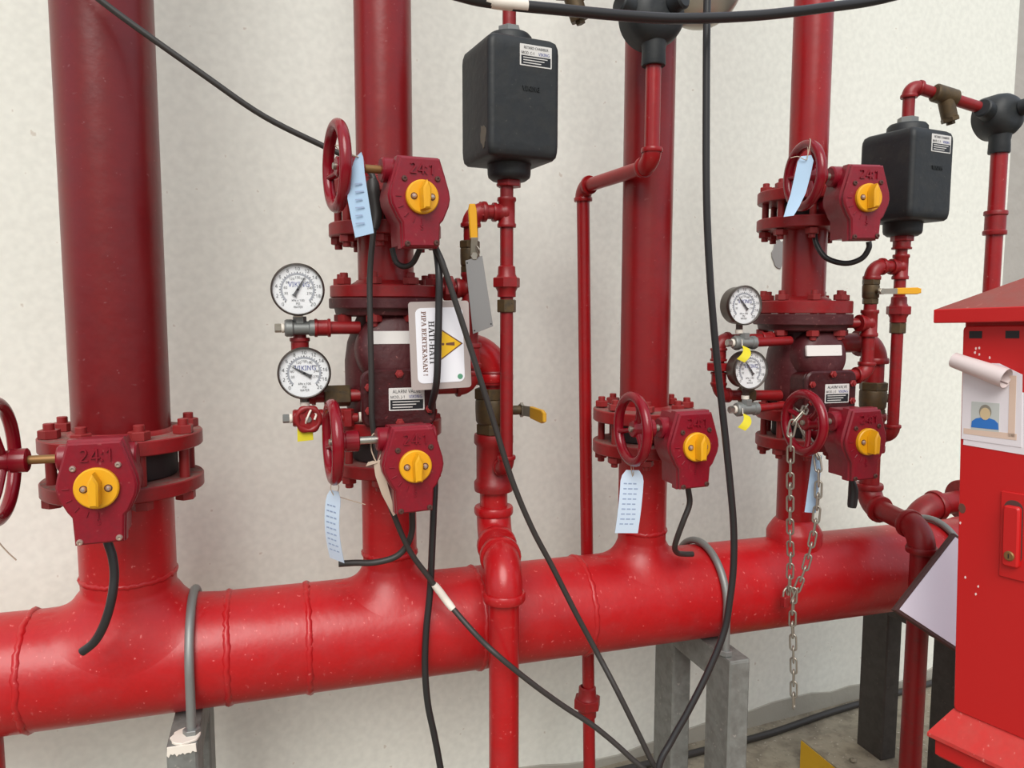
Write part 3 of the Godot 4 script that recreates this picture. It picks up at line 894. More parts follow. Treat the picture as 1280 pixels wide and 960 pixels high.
func build_trim() -> void:
	# drains
	var t := thing("drain_pipe", "thick red drain pipe with two elbows coming down in front of the header", "pipe", V(0.42, 0, 0.17))
	run(t, [V(0.29, 1.305, 0), V(0.447, 1.305, 0), V(0.447, 0.9, 0), V(0.42, 0.885, 0.17), V(0.42, 0.0, 0.17)], 0.03, "drain")
	coupling(t, "tee", V(0.447, 1.063, 0), V(0, 1, 0), 0.03, 0.125, "fitting")
	coupling(t, "coupling", V(0.447, 1.248, 0), V(0, 1, 0), 0.029, 0.03, "fitting")
	ball_valve(V(0.447, 1.175, 0), 0.0295, 0.1, V(1, 0, 0), V(0, 0, 1), 0.13, 0.012, "yellow_dull", "large brass ball valve on the thick drain pipe, yellow lever pointing out", "")
	t = thing("drain_pipe", "red drain pipe beside the red cabinet, bending forward over the header", "pipe", V(1.425, 0, 0.2))
	run(t, [V(1.3, 1.312, 0), V(1.448, 1.312, 0), V(1.45, 0.897, 0), V(1.425, 0.885, 0.2), V(1.425, 0.0, 0.2)], 0.0242, "fitting")
	coupling(t, "tee", V(1.449, 1.083, 0), V(0, 1, 0), 0.0242, 0.1, "fitting")
	ball_valve(V(1.449, 1.168, 0), 0.0245, 0.088, V(1, 0, 0), V(0, 0, -1), 0.11, 0.01, "yellow_dull", "brass ball valve above the geared valve beside the black chamber's thin pipe", "")
	# pipe from each chamber down to its drain, with the branch to the alarm valve
	t = thing("trim_pipe", "thin red pipe from the left black chamber down to the thick drain pipe", "pipe", V(0.455, 1.06, 0.07))
	run(t, [V(0.455, 1.66, 0.07), V(0.455, 1.06, 0.07), V(0.449, 1.06, 0.03)], 0.0135, "fitting")
	coupling(t, "reducer", V(0.457, 1.655, 0.07), V(0, 1, 0), 0.016, 0.03, "fitting")
	tee(t, V(0.455, 1.588, 0.07), V(0, 1, 0), V(-1, 0, 0), 0.0135, "fitting")
	union(t, V(0.455, 1.447, 0.07), 0.0135, "fitting")
	hexnut(t, "brass_nut", V(0.455, 1.4, 0.07), V(0, 1, 0), 0.02, 0.026, "brass")
	t = thing("trim_pipe", "short red branch with elbow behind the hanging grey metal plate", "pipe", V(0.38, 1.235, 0.07))
	run(t, [V(0.43, 1.588, 0.07), V(0.38, 1.588, 0.07), V(0.38, 1.237, 0.07), V(0.285, 1.237, 0.07)], 0.0145, "fitting")
	tee(t, V(0.38, 1.435, 0.07), V(0, 1, 0), V(-1, 0, 0), 0.0145, "fitting")
	part(t, "pipe", M.new().cyl(V(0.31, 1.435, 0.065), V(0.36, 1.435, 0.07), 0.012, 20), "fitting")
	hexnut(t, "hex_bushing", V(0.334, 1.435, 0.067), V(1, 0, 0), 0.0245, 0.02, "fitting")
	hexnut(t, "hex_bushing", V(0.405, 1.588, 0.07), V(1, 0, 0), 0.0195, 0.016, "fitting")
	coupling(t, "coupling", V(0.38, 1.3, 0.07), V(0, 1, 0), 0.0145, 0.05, "fitting")
	ball_valve(V(0.378, 1.497, 0.07), 0.0145, 0.066, V(0, 0, 1), V(-0.05, 1, 0).normalized(), 0.1, 0.008, "yellow", "small ball valve with an upright yellow lever, left of the black chamber's pipe", "")
	t = thing("trim_pipe", "thin red pipe from the right black chamber down beside the cabinet", "pipe", V(1.449, 1.083, 0.07))
	run(t, [V(1.449, 1.56, 0.07), V(1.449, 1.083, 0.07), V(1.449, 1.083, 0.02)], 0.0135, "fitting")
	coupling(t, "reducer", V(1.449, 1.553, 0.07), V(0, 1, 0), 0.016, 0.028, "fitting")
	tee(t, V(1.449, 1.497, 0.07), V(0, 1, 0), V(-1, 0, 0), 0.0135, "fitting")
	union(t, V(1.449, 1.392, 0.07), 0.0135, "fitting")
	hexnut(t, "brass_nut", V(1.449, 1.35, 0.07), V(0, 1, 0), 0.019, 0.026, "brass")
	t = thing("trim_pipe", "short red branch with two elbows on the right side of the right alarm valve", "pipe", V(1.362, 1.235, 0.07))
	run(t, [V(1.425, 1.497, 0.07), V(1.366, 1.497, 0.07), V(1.362, 1.237, 0.07), V(1.28, 1.237, 0.07)], 0.0145, "fitting")
	tee(t, V(1.364, 1.362, 0.07), V(0, 1, 0), V(-1, 0, 0), 0.0145, "fitting")
	part(t, "pipe", M.new().cyl(V(1.3, 1.362, 0.05), V(1.345, 1.362, 0.07), 0.012, 20), "fitting")
	hexnut(t, "hex_bushing", V(1.392, 1.497, 0.07), V(1, 0, 0), 0.0195, 0.016, "fitting")
	ball_valve(V(1.364, 1.437, 0.07), 0.0145, 0.06, V(0, 0, 1), V(1, 0.02, 0).normalized(), 0.11, 0.008, "yellow", "small ball valve with a level yellow lever, right of the right alarm valve", "")
	# offset pipe from the upper water motor, running down behind the header
	t = thing("offset_pipe", "thin red pipe with a back set elbow, running down behind the header", "pipe", V(0.75, 0.0, -0.15))
	run(t, [V(0.747, 1.92, 0.13), V(0.747, 1.688, 0.13), V(0.711, 1.684, -0.15), V(0.75, 0.0, -0.15)], 0.0155, "riser")
	union(t, V(0.737, 0.395, -0.15), 0.0168, "fitting")
	# red pipe with a flange behind the right end of the header
	t = thing("branch_pipe", "red elbow and flange behind the header at the cabinet's edge", "pipe", V(1.8, 0.7, -0.17))
	run(t, [V(1.76, 0.7, -0.17), V(1.79, 0.815, -0.17), V(2.05, 0.835, -0.17)], 0.032, "fitting")
	part(t, "flange", M.new().lathe(M.along(V(1.945, 0.827, -0.17), V(1, 0.08, 0)), [Vector2(0.03, 0), Vector2(0.06, 0), Vector2(0.062, 0.002), Vector2(0.062, 0.02), Vector2(0.03, 0.02)], 40), "fitting")
	# gauge lines of the left alarm valve
	t = thing("gauge_pipe", "red gauge line on the left of the left alarm valve, joining both its gauges", "pipe", V(0.05, 1.18, 0.06))
	part(t, "pipe", M.new().cyl(V(0.075, 1.357, 0.06), V(0.16, 1.357, 0.055), 0.0125, 20), "fitting")
	coupling(t, "coupling", V(0.088, 1.357, 0.06), V(1, 0, 0), 0.0125, 0.03, "fitting")
	run(t, [V(0.046, 1.35, 0.04), V(0.046, 1.223, 0.04), V(0.16, 1.223, 0.05)], 0.0125, "fitting")
	coupling(t, "coupling", V(0.046, 1.318, 0.04), V(0, 1, 0), 0.0135, 0.04, "fitting")
	hexnut(t, "brass_check", V(0.114, 1.223, 0.046), V(1, 0, 0), 0.021, 0.05, "brass")
	part(t, "pipe", M.new().cyl(V(0.075, 1.186, 0.085), V(0.15, 1.183, 0.08), 0.009, 18), "fitting")
	hexnut(t, "plug", V(0.13, 1.184, 0.082), V(0, 1, 0), 0.013, 0.034, "fitting")
	part(t, "end_plug", M.new().cyl(V(0.152, 1.184, 0.081), V(0.158, 1.184, 0.081), 0.01, 16), "tape")
	gauge_cock(V(0.046, 1.357, 0.062), "zinc", "steel")
	gauge_cock(V(0.056, 1.187, 0.085), "fitting", "zinc")
	# gauge lines of the right alarm valve
	t = thing("gauge_pipe", "red looped gauge line on the left of the right alarm valve, with a union", "pipe", V(0.98, 1.17, 0.03))
	run(t, [V(1.15, 1.325, 0.02), V(0.978, 1.325, 0.03), V(0.982, 1.196, 0.03), V(1.15, 1.19, 0.03)], 0.0125, "fitting")
	hexnut(t, "hex_bushing", V(0.98, 1.262, 0.03), V(0, 1, 0), 0.03, 0.018, "fitting")
	coupling(t, "coupling", V(0.979, 1.29, 0.03), V(0, 1, 0), 0.0135, 0.03, "fitting")
	coupling(t, "coupling", V(0.981, 1.235, 0.03), V(0, 1, 0), 0.0135, 0.03, "fitting")
	coupling(t, "coupling", V(1.11, 1.325, 0.022), V(1, 0, 0), 0.0125, 0.03, "fitting")
	hexnut(t, "brass_check", V(1.055, 1.194, 0.03), V(1, 0, 0), 0.02, 0.035, "brass")
	part(t, "pipe", M.new().cyl(V(1.035, 1.319, 0.075), V(1.15, 1.322, 0.06), 0.0105, 20), "fitting")
	part(t, "pipe", M.new().cyl(V(1.04, 1.168, 0.08), V(1.14, 1.172, 0.07), 0.009, 20), "fitting")
	gauge_cock(V(1.016, 1.319, 0.075), "zinc", "chrome")
	gauge_cock(V(1.024, 1.168, 0.08), "zinc", "chrome")

var cocks := ["grey gauge cock under the upper gauge of the left pair", "red gauge cock with a yellow tag under the lower gauge of the left pair", "grey gauge cock under the upper gauge of the right pair", "grey gauge cock under the lower gauge of the right pair"]
var cock_at := 0

# three-way cock that carries a gauge
func gauge_cock(at: Vector3, body: String, tip: String) -> void:
	var t := thing("gauge_cock", cocks[cock_at], "valve", at - V(0, 0.018, 0))
	var m := M.new()
	m.lathe(M.along(at - V(0.028, 0, 0), V(1, 0, 0)), [Vector2(0, 0), Vector2(0.0145, 0), Vector2(0.0165, 0.003), Vector2(0.0165, 0.014), Vector2(0.013, 0.017), Vector2(0.013, 0.044), Vector2(0.0155, 0.046), Vector2(0.0155, 0.056), Vector2(0.01, 0.058), Vector2(0, 0.058)], 8, 0.9)
	part(t, "body", m, body)
	part(t, "gauge_socket", M.new().hex(M.along(at + V(0, 0.008, 0), V(0, 1, 0)), 0.0125, 0.014), body)
	part(t, "thread_tape", M.new().cyl(at - V(0.034, 0, 0), at - V(0.028, 0, 0), 0.009, 16), "tape")
	part(t, "end_plug", M.new().hex(M.along(at - V(0.046, 0, 0), V(1, 0, 0)), 0.0085, 0.012), tip)
	if cock_at == 1:
		var pts := []
		var rad := []
		for i in 40:
			var a := TAU * i / 40
			pts.append(at + V(cos(a) * 0.021, sin(a) * 0.021, 0.02))
			rad.append(0.0055 + 0.0016 * cos(a * 6.0))
		var w := part(t, "hand_knob", M.new().tube(pts, rad, 10, true), "fitting")
		part(w, "knob_web", M.new().cyl(at + V(0, 0, 0.014), at + V(0, 0, 0.022), 0.019, 20), "fitting")
		part(w, "knob_screw", M.new().cyl(at + V(0, 0, 0.022), at + V(0, 0, 0.026), 0.006, 12), "chrome")
	cock_at += 1

# ---------------------------------------------------------------- retard chambers and water motors
func chamber(x: float, y0: float, turn: float, s: float, hk: float, label: String) -> Node3D:
	var t := thing("retard_chamber", label, "chamber", V(x, y0 - 0.03, 0.07))
	t.rotation.y = turn
	var rows := []
	var o := 0.03
	for q in [[0.219, 0.35, 0.012], [0.218, 0.6, 0.012], [0.214, 0.86, 0.012], [0.209, 0.95, 0.012], [0.2, 0.99, 0.012], [0.19, 1.0, 0.012], [0.03, 1.0, 0.012], [0.016, 0.99, 0.012], [0.007, 0.965, 0.012], [0.002, 0.9, 0.012], [0.0, 0.6, 0.012], [0.0, 0.4, 0.012]]:
		var ring := []
		for p in rounded(s / 2, s / 2, minf(q[2], s / 2 - 0.002), 6):
			# the flat tops slope down towards the corners
			var d: float = maxf(absf(p.x), absf(p.y)) * 2.0 / s + 0.35 * minf(absf(p.x), absf(p.y)) * 2.0 / s
			ring.append(V(p.x * q[1], q[0] * hk + o - (0.012 * (d - 1.0) if q[0] > 0.18 else (-0.012 * (d - 1.0) if q[0] < 0.03 else 0.0)), -p.y * q[1]))
		rows.append(ring)
	rows.reverse()
	local(t, "body", M.new().skin(rows), "black")
	local(t, "upper_boss", M.new().lathe(Transform3D(Basis(), V(0, o + 0.209 * hk, 0)), [Vector2(0.046, 0), Vector2(0.045, 0.018), Vector2(0.04, 0.024), Vector2(0, 0.025)], 36), "black")
	local(t, "lower_boss", M.new().lathe(Transform3D(Basis(), V(0, o - 0.028, 0)), [Vector2(0, 0), Vector2(0.034, 0), Vector2(0.042, 0.006), Vector2(0.0435, 0.012), Vector2(0.0445, 0.04)], 36), "black")
	local(t, "top_nut", M.new().hex(M.along(V(0, o + 0.209 * hk + 0.0245, 0), V(0, 1, 0)), 0.023, 0.016), "zinc")
	local(t, "bottom_nut", M.new().hex(M.along(V(0, o - 0.04, 0), V(0, 1, 0)), 0.026, 0.013), "fitting")
	nameplate(t, Transform3D(Basis(), V(0.022, o + 0.178 * hk, s / 2 - 0.0004)), 0.068, 0.04, ["RETARD CHAMBER", "MOD. C-1"], true)
	local(t, "raised_lettering", M.new().text("VIKING", 0.01, 0.003, Transform3D(Basis(), V(0.012, o + 0.122 * hk, s / 2 + 0.0006)), sans), "black")
	return t

func smear(t: Node3D, s: float, y: float) -> void:
	var f := noise(0.7, 57, 2)
	var p := []
	for i in 20:
		var a := TAU * i / 20
		p.append(Vector2(cos(a) * 0.014, sin(a) * 0.02) * (1.0 + 0.4 * f.get_noise_1d(i * 3.0)))
	local(t, "paint_smear", M.new().prism(Transform3D(Basis(Vector3.UP, -PI / 2), V(-s / 2, y, s * 0.3)), p, -0.0002, 0.0005, 0.0), "smear")

func water_motor(c: Vector3, r: float, label: String) -> void:
	var t := thing("water_motor", label, "motor", c - V(0, r + 0.035, 0))
	part(t, "housing", M.new().lathe(M.along(c - V(0, 0, 0.045), V(0, 0, 1)), [Vector2(0, 0), Vector2(r * 0.85, 0), Vector2(r, 0.008), Vector2(r, 0.045), Vector2(r * 0.94, 0.062), Vector2(r * 0.8, 0.074), Vector2(r * 0.5, 0.082), Vector2(r * 0.4, 0.082), Vector2(0, 0.083)], 48, 0.7), "black")
	part(t, "outlet_spout", M.new().lathe(Transform3D(Basis(), c - V(0, r + 0.036, 0)), [Vector2(0.0165, 0), Vector2(0.0235, 0), Vector2(0.0245, 0.003), Vector2(0.0235, 0.03), Vector2(0.03, 0.07), Vector2(0.03, 0.09)], 28), "black")
	part(t, "inlet_boss", M.new().cyl(c + V(-r - 0.022, 0.012, 0.012), c + V(-r * 0.5, 0.0, 0.0), 0.022, 24, 0.003), "black")
	part(t, "shaft_boss", M.new().cyl(c + V(r * 0.35, 0.012, 0.03), c + V(r * 0.55, 0.016, 0.06), 0.019, 24, 0.004), "black")

func strainer(c: Vector3, d: Vector3, leg: Vector3, label: String) -> void:
	var t := thing("strainer", label, "strainer", c)
	part(t, "body", M.new().cyl(c - d * 0.03, c + d * 0.03, 0.021, 24, 0.003), "brass")
	part(t, "collection_leg", M.new().cyl(c, c + leg * 0.055, 0.018, 24, 0.003), "brass")
	part(t, "leg_cap", M.new().hex(M.along(c + leg * 0.052, leg), 0.02, 0.01), "brass")
	part(t, "cap_plug", M.new().hex(M.along(c + leg * 0.061, leg), 0.01, 0.008), "brass")

func build_chambers() -> void:
	var t := chamber(0.46, 1.679, 0.13, 0.15, 1.1, "black cast retard chamber at the top centre, in front of bare wall")
	smear(t, 0.15, 0.075)
	chamber(1.449, 1.598, 0.16, 0.145, 1.0, "black cast retard chamber at upper right, behind the crimson geared valve")
	water_motor(V(0.747, 1.982, 0.13), 0.062, "black round water motor housing at the top edge, before the middle riser")
	water_motor(V(1.7, 1.863, 0.1), 0.053, "black round water motor housing at the right edge, above a red pipe")
	# pipes above the chambers
	t = thing("supply_pipe", "red pipe and brass strainer line above the left black chamber", "pipe", V(0.46, 1.94, 0.07))
	run(t, [V(0.46, 1.935, 0.07), V(0.46, 2.03, 0.07), V(0.672, 2.02, 0.13)], 0.0135, "fitting")
	strainer(V(0.575, 2.022, 0.105), V(0.96, 0, 0.2).normalized(), V(0.32, -0.94, 0.05).normalized(), "old brass strainer at the top edge between chamber and water motor")
	t = thing("supply_pipe", "red pipe and elbow from the right black chamber to its water motor", "pipe", V(1.449, 1.84, 0.07))
	run(t, [V(1.449, 1.842, 0.07), V(1.449, 1.922, 0.07), V(1.63, 1.878, 0.1)], 0.0135, "fitting")
	strainer(V(1.535, 1.9, 0.09), V(0.96, -0.2, 0.1).normalized(), V(0.28, -0.95, 0.05).normalized(), "old brass strainer above the right black chamber")
	t = thing("motor_drain", "red pipe with a coupling below the water motor, ending behind the cabinet roof", "pipe", V(1.702, 1.2, 0.1))
	run(t, [V(1.702, 1.79, 0.1), V(1.702, 0.9, 0.1)], 0.0188, "riser")
	coupling(t, "coupling", V(1.702, 1.607, 0.1), V(0, 1, 0), 0.0188, 0.058, "fitting")
	t = thing("supply_pipe", "red pipe stub running off the right edge from the water motor", "pipe", V(1.74, 1.88, 0.16))
	part(t, "pipe", M.new().cyl(V(1.737, 1.88, 0.15), V(1.95, 1.9, 0.25), 0.014, 20), "fitting")
	# alarm gong
	t = thing("alarm_gong", "silver domed alarm gong cut off by the top edge", "bell", V(0.872, 2.0, 0.12))
	var gx := M.along(V(0.872, 2.073, 0.09), V(-0.1, -0.35, 1))
	part(t, "dome", M.new().lathe(gx, [Vector2(0.082, 0), Vector2(0.088, 0.0), Vector2(0.088, 0.012), Vector2(0.084, 0.026), Vector2(0.07, 0.042), Vector2(0.045, 0.052), Vector2(0.02, 0.055), Vector2(0, 0.055)], 56, 0.6), "bell")
	part(t, "back_plate", M.new().lathe(gx, [Vector2(0, -0.018), Vector2(0.078, -0.018), Vector2(0.08, -0.014), Vector2(0.08, -0.004), Vector2(0, -0.004)], 48), "fitting")
	part(t, "mount_pipe", M.new().cyl(gx * V(0, -0.3, 0), gx * V(0, -0.01, 0), 0.014, 20), "fitting")

# ---------------------------------------------------------------- pressure gauges
func gauge(c: Vector3, r: float, needle: float, foot: float, label: String) -> void:
	var t := thing("pressure_gauge", label, "gauge", V(c.x, foot, c.z))
	var g := M.along(c - V(0, 0, 0.03), V(0, 0, 1))
	part(t, "case", M.new().lathe(g, [Vector2(0, 0), Vector2(r * 0.9, 0), Vector2(r * 0.98, 0.003), Vector2(r * 0.98, 0.03), Vector2(r * 1.03, 0.031), Vector2(r * 1.03, 0.038), Vector2(r * 0.97, 0.041), Vector2(r * 0.945, 0.038), Vector2(r * 0.94, 0.034)], 56), "gauge_case")
	var z := c.z + 0.0045
	var dial := part(t, "dial", M.new().lathe(M.along(c, V(0, 0, 1)), [Vector2(r * 0.95, 0.0035), Vector2(0, 0.0035)], 56), "dial")
	var m := M.new()
	var ring := M.new()
	for i in 64:
		var a := deg_to_rad(225.0 - 270.0 * i / 64.0)
		var b := deg_to_rad(225.0 - 270.0 * (i + 1) / 64.0)
		var p := [Vector2(cos(a), sin(a)) * r * 0.655, Vector2(cos(b), sin(b)) * r * 0.655, Vector2(cos(b), sin(b)) * r * 0.575, Vector2(cos(a), sin(a)) * r * 0.575]
		ring.prism(Transform3D(Basis(), c), p, 0.0034, 0.004, 0.0)
	for i in 31:
		var a := deg_to_rad(225.0 - 270.0 * i / 30.0)
		var d := V(cos(a), sin(a), 0)
		var w := V(-d.y, d.x, 0) * r * (0.012 if i % 5 else 0.02)
		var i0 := r * (0.66 if i % 5 else 0.64)
		var i1 := r * 0.7
		m.quad(c + d * i0 - w + V(0, 0, 0.0042), c + d * i1 - w + V(0, 0, 0.0042), c + d * i1 + w + V(0, 0, 0.0042), c + d * i0 + w + V(0, 0, 0.0042), Vector3.BACK, Vector3.BACK, Vector3.BACK, Vector3.BACK)
	for i in 11:
		var a := deg_to_rad(225.0 - 270.0 * i / 10.0)
		m.text(str(i * 2), r * 0.155, 0.0002, Transform3D(Basis(), c + V(cos(a), sin(a), 0) * r * 0.81 + V(0, 0, 0.0042)), sans)
		if i > 0 and i < 10:
			m.text(str(i * 30), r * 0.11, 0.0002, Transform3D(Basis(), c + V(cos(a), sin(a), 0) * r * 0.47 + V(0, 0, 0.0042)), sans)
	m.text("kPa x 100", r * 0.1, 0.0002, Transform3D(Basis(), c + V(0, -r * 0.42, 0.0042)), sans)
	m.text("PSI", r * 0.1, 0.0002, Transform3D(Basis(), c + V(0, -r * 0.55, 0.0042)), sans)
	m.text("WATER", r * 0.1, 0.0002, Transform3D(Basis(), c + V(0, -r * 0.68, 0.0042)), sans)
	part(dial, "scale_ring", ring, "ring")
	part(dial, "scale", m, "ink")
	part(dial, "lettering", M.new().text("VIKING", r * 0.22, 0.0002, Transform3D(Basis(), c + V(r * 0.05, r * 0.2, 0.0042)), sans), "blue_ink")
	var nd := V(cos(needle), sin(needle), 0)
	var nw := V(-nd.y, nd.x, 0)
	var np := [nd * r * 0.62, nd * r * 0.3 + nw * r * 0.035, nw * r * 0.05, -nd * r * 0.2 + nw * r * 0.055, -nd * r * 0.3 + nw * r * 0.1, -nd * r * 0.3 - nw * r * 0.1, -nd * r * 0.2 - nw * r * 0.055, -nw * r * 0.05, nd * r * 0.3 - nw * r * 0.035]
	var n2 := []
	for p in np:
		n2.append(Vector2(p.x, p.y))
	part(t, "needle", M.new().prism(Transform3D(Basis(), c), n2, 0.006, 0.0072, 0.0002), "plate_black")
	part(t, "needle_hub", M.new().cyl(c + V(0, 0, 0.0036), c + V(0, 0, 0.0085), r * 0.055, 14, 0.0005), "plate_black")
	part(t, "stem", M.new().hex(M.along(V(c.x, foot + 0.008, c.z - 0.012), V(0, 1, 0)), 0.0085, c.y - r - foot - 0.004), "gauge_case")
	part(t, "thread_tape", M.new().cyl(V(c.x, foot, c.z - 0.012), V(c.x, foot + 0.009, c.z - 0.012), 0.009, 16), "tape")
	var gl := M.new().lathe(M.along(c, V(0, 0, 1)), [Vector2(r * 0.95, 0.0085), Vector2(0, 0.0085)], 48)
	part(t, "glass", gl, "glass")

func build_gauges() -> void:
	var gm := mat("glass", Color(1, 1, 1, 0.06), 0.03)
	gm.transparency = BaseMaterial3D.TRANSPARENCY_ALPHA
	gauge(V(0.043, 1.429, 0.082), 0.0475, deg_to_rad(60), 1.378, "round white pressure gauge, the upper of the left pair, needle up right")
	gauge(V(0.051, 1.273, 0.09), 0.0475, deg_to_rad(151), 1.208, "round white pressure gauge, the lower of the left pair, needle up left")
	gauge(V(1.003, 1.403, 0.085), 0.043, deg_to_rad(130), 1.34, "round white pressure gauge, the upper of the right pair, beside the hanging black cable")
	gauge(V(1.022, 1.258, 0.088), 0.043, deg_to_rad(125), 1.19, "round white pressure gauge, the lower of the right pair, over a curled yellow tag")

func build_alarm_valves() -> void:
	alarm_valve(RX[1], 1.136, 1.416, 0.11, 0.1145, 0.034, 0.022, 1.441, 0.0945, 1.0, 0.006, 0.077, 0.002, 0.022, "maroon alarm valve of the left stack, warning sign hanging in front")
	alarm_valve(RX[3], 1.129, 1.385, 0.1, 0.1145, 0.026, 0.027, 1.416, 0.0935, 0.97, 0.0, 0.066, -0.012, 0.011, "maroon alarm valve of the right stack, between the right gauges and the thin pipes")

# ---------------------------------------------------------------- supports, U-bolts, plinth
func channel_frame(x: float, foot: float, z0: float, z1: float, m: String, label: String) -> void:
	var t := thing("pipe_support", label, "support", V(x + 0.026, foot, 0))
	var top := HY - HR - 0.001
	part(t, "leg", M.new().box(V(x, foot, z1 - 0.1), V(x + 0.052, top - 0.002, z1), 0.004), m)
	part(t, "leg", M.new().box(V(x, foot, z0), V(x + 0.052, top - 0.002, z0 + 0.1), 0.004), m)
	part(t, "crossbeam", M.new().box(V(x + 0.001, top - 0.072, z0 + 0.095), V(x + 0.051, top, z1 - 0.0015), 0.003), m)

func u_bolt(x: float, m: String, label: String) -> void:
	var t := thing("u_bolt", label, "bolt", V(x, HY - HR - 0.09, 0))
	var r := 0.0085
	var R := HR + r + 0.001
	var pts := [V(x, HY - HR - 0.085, R)]
	for i in 33:
		var a := PI * i / 32
		pts.append(V(x, HY + sin(a) * R, cos(a) * R))
	pts.append(V(x, HY - HR - 0.085, -R))
	part(t, "rod", M.new().tube(pts, r, 14), m)
	for s in [-1, 1]:
		part(t, "nut", M.new().hex(M.along(V(x, HY - HR + 0.0005, s * R), V(0, 1, 0)), 0.0155, 0.012), m)

func build_supports() -> void:
	channel_frame(-0.206, 0.0, -0.2, 0.153, "grey_paint", "grey steel support under the left end of the header, white paint spilled on top")
	channel_frame(0.953, 0.0, -0.2, 0.153, "grey_paint", "grey steel pipe support in the middle, behind hanging black cables")
	channel_frame(1.63, 0.105, -0.2, 0.153, "dark_paint", "dark grey steel pipe support standing on the yellow edged plinth")
	u_bolt(-0.166, "zinc", "zinc U-bolt over the header at the left grey support")
	u_bolt(0.962, "zinc", "zinc U-bolt over the header at the middle grey support")
	u_bolt(1.66, "zinc", "zinc U-bolt over the header next to the red cabinet")
	# spilled paint on the left support
	var m := M.new()
	var f := noise(0.7, 17, 2)
	var p := []
	for i in 30:
		var a := TAU * i / 30
		p.append(Vector2(cos(a) * 0.0255, sin(a) * 0.027 + 0.0) * (1.0 + 0.16 * f.get_noise_1d(i * 2.0)))
	m.prism(Transform3D(Basis(Vector3.RIGHT, -PI / 2), V(-0.176, HY - HR, 0.125)), p, -0.001, 0.004, 0.001)
	p = []
	for i in 16:
		p.append(Vector2(-0.025 + 0.05 * i / 15.0, -0.012 - 0.014 * absf(f.get_noise_1d(i * 1.1 + 40.0))))
	p.append(Vector2(0.024, 0.001))
	p.append(Vector2(-0.024, 0.001))
	m.prism(Transform3D(Basis(), V(-0.18, HY - HR, 0.152)), p, 0.0, 0.003, 0.0006)
	single("paint_spill", m, "tape", "spilled white paint on top of the left grey support", "paint", V(-0.18, HY - HR, 0.14))
	var t := thing("plinth", "low concrete plinth with a yellow painted side under the dark support", "plinth", V(1.8, 0, 0))
	part(t, "body", M.new().box(V(1.487, 0, -0.272), V(2.15, 0.105, 0.5), 0.006), "cement")
	part(t, "yellow_stripe", M.new().box(V(1.4845, 0.0, -0.266), V(1.488, 0.1, 0.495), 0.001), "plinth_yellow")
	# loose rubble on the plinth
	for q in [V(1.55, 0.105, -0.12), V(1.6, 0.105, 0.0), V(1.69, 0.105, 0.03), V(1.76, 0.105, -0.03), V(1.57, 0.105, 0.06), V(1.72, 0.105, -0.24)]:
		var rr := 0.009 + 0.006 * absf(f.get_noise_1d(q.x * 90.0))
		var rows := []
		for i in 6:
			var b := -PI / 2 + PI * i / 5.0
			var row := []
			for j in 9:
				var a := TAU * j / 9
				row.append(q + V(0, rr * 0.6, 0) + V(cos(a) * cos(b), sin(b) * 0.7, -sin(a) * cos(b)) * rr * (1.0 + 0.4 * f.get_noise_2d(q.x * 50.0 + j * 3.0, i * 3.0)))
			rows.append(row)
		single("rubble", M.new().skin(rows), "cement", "bit of grey rubble lying on the plinth by the dark support", "stone", q, "rubble on the plinth")

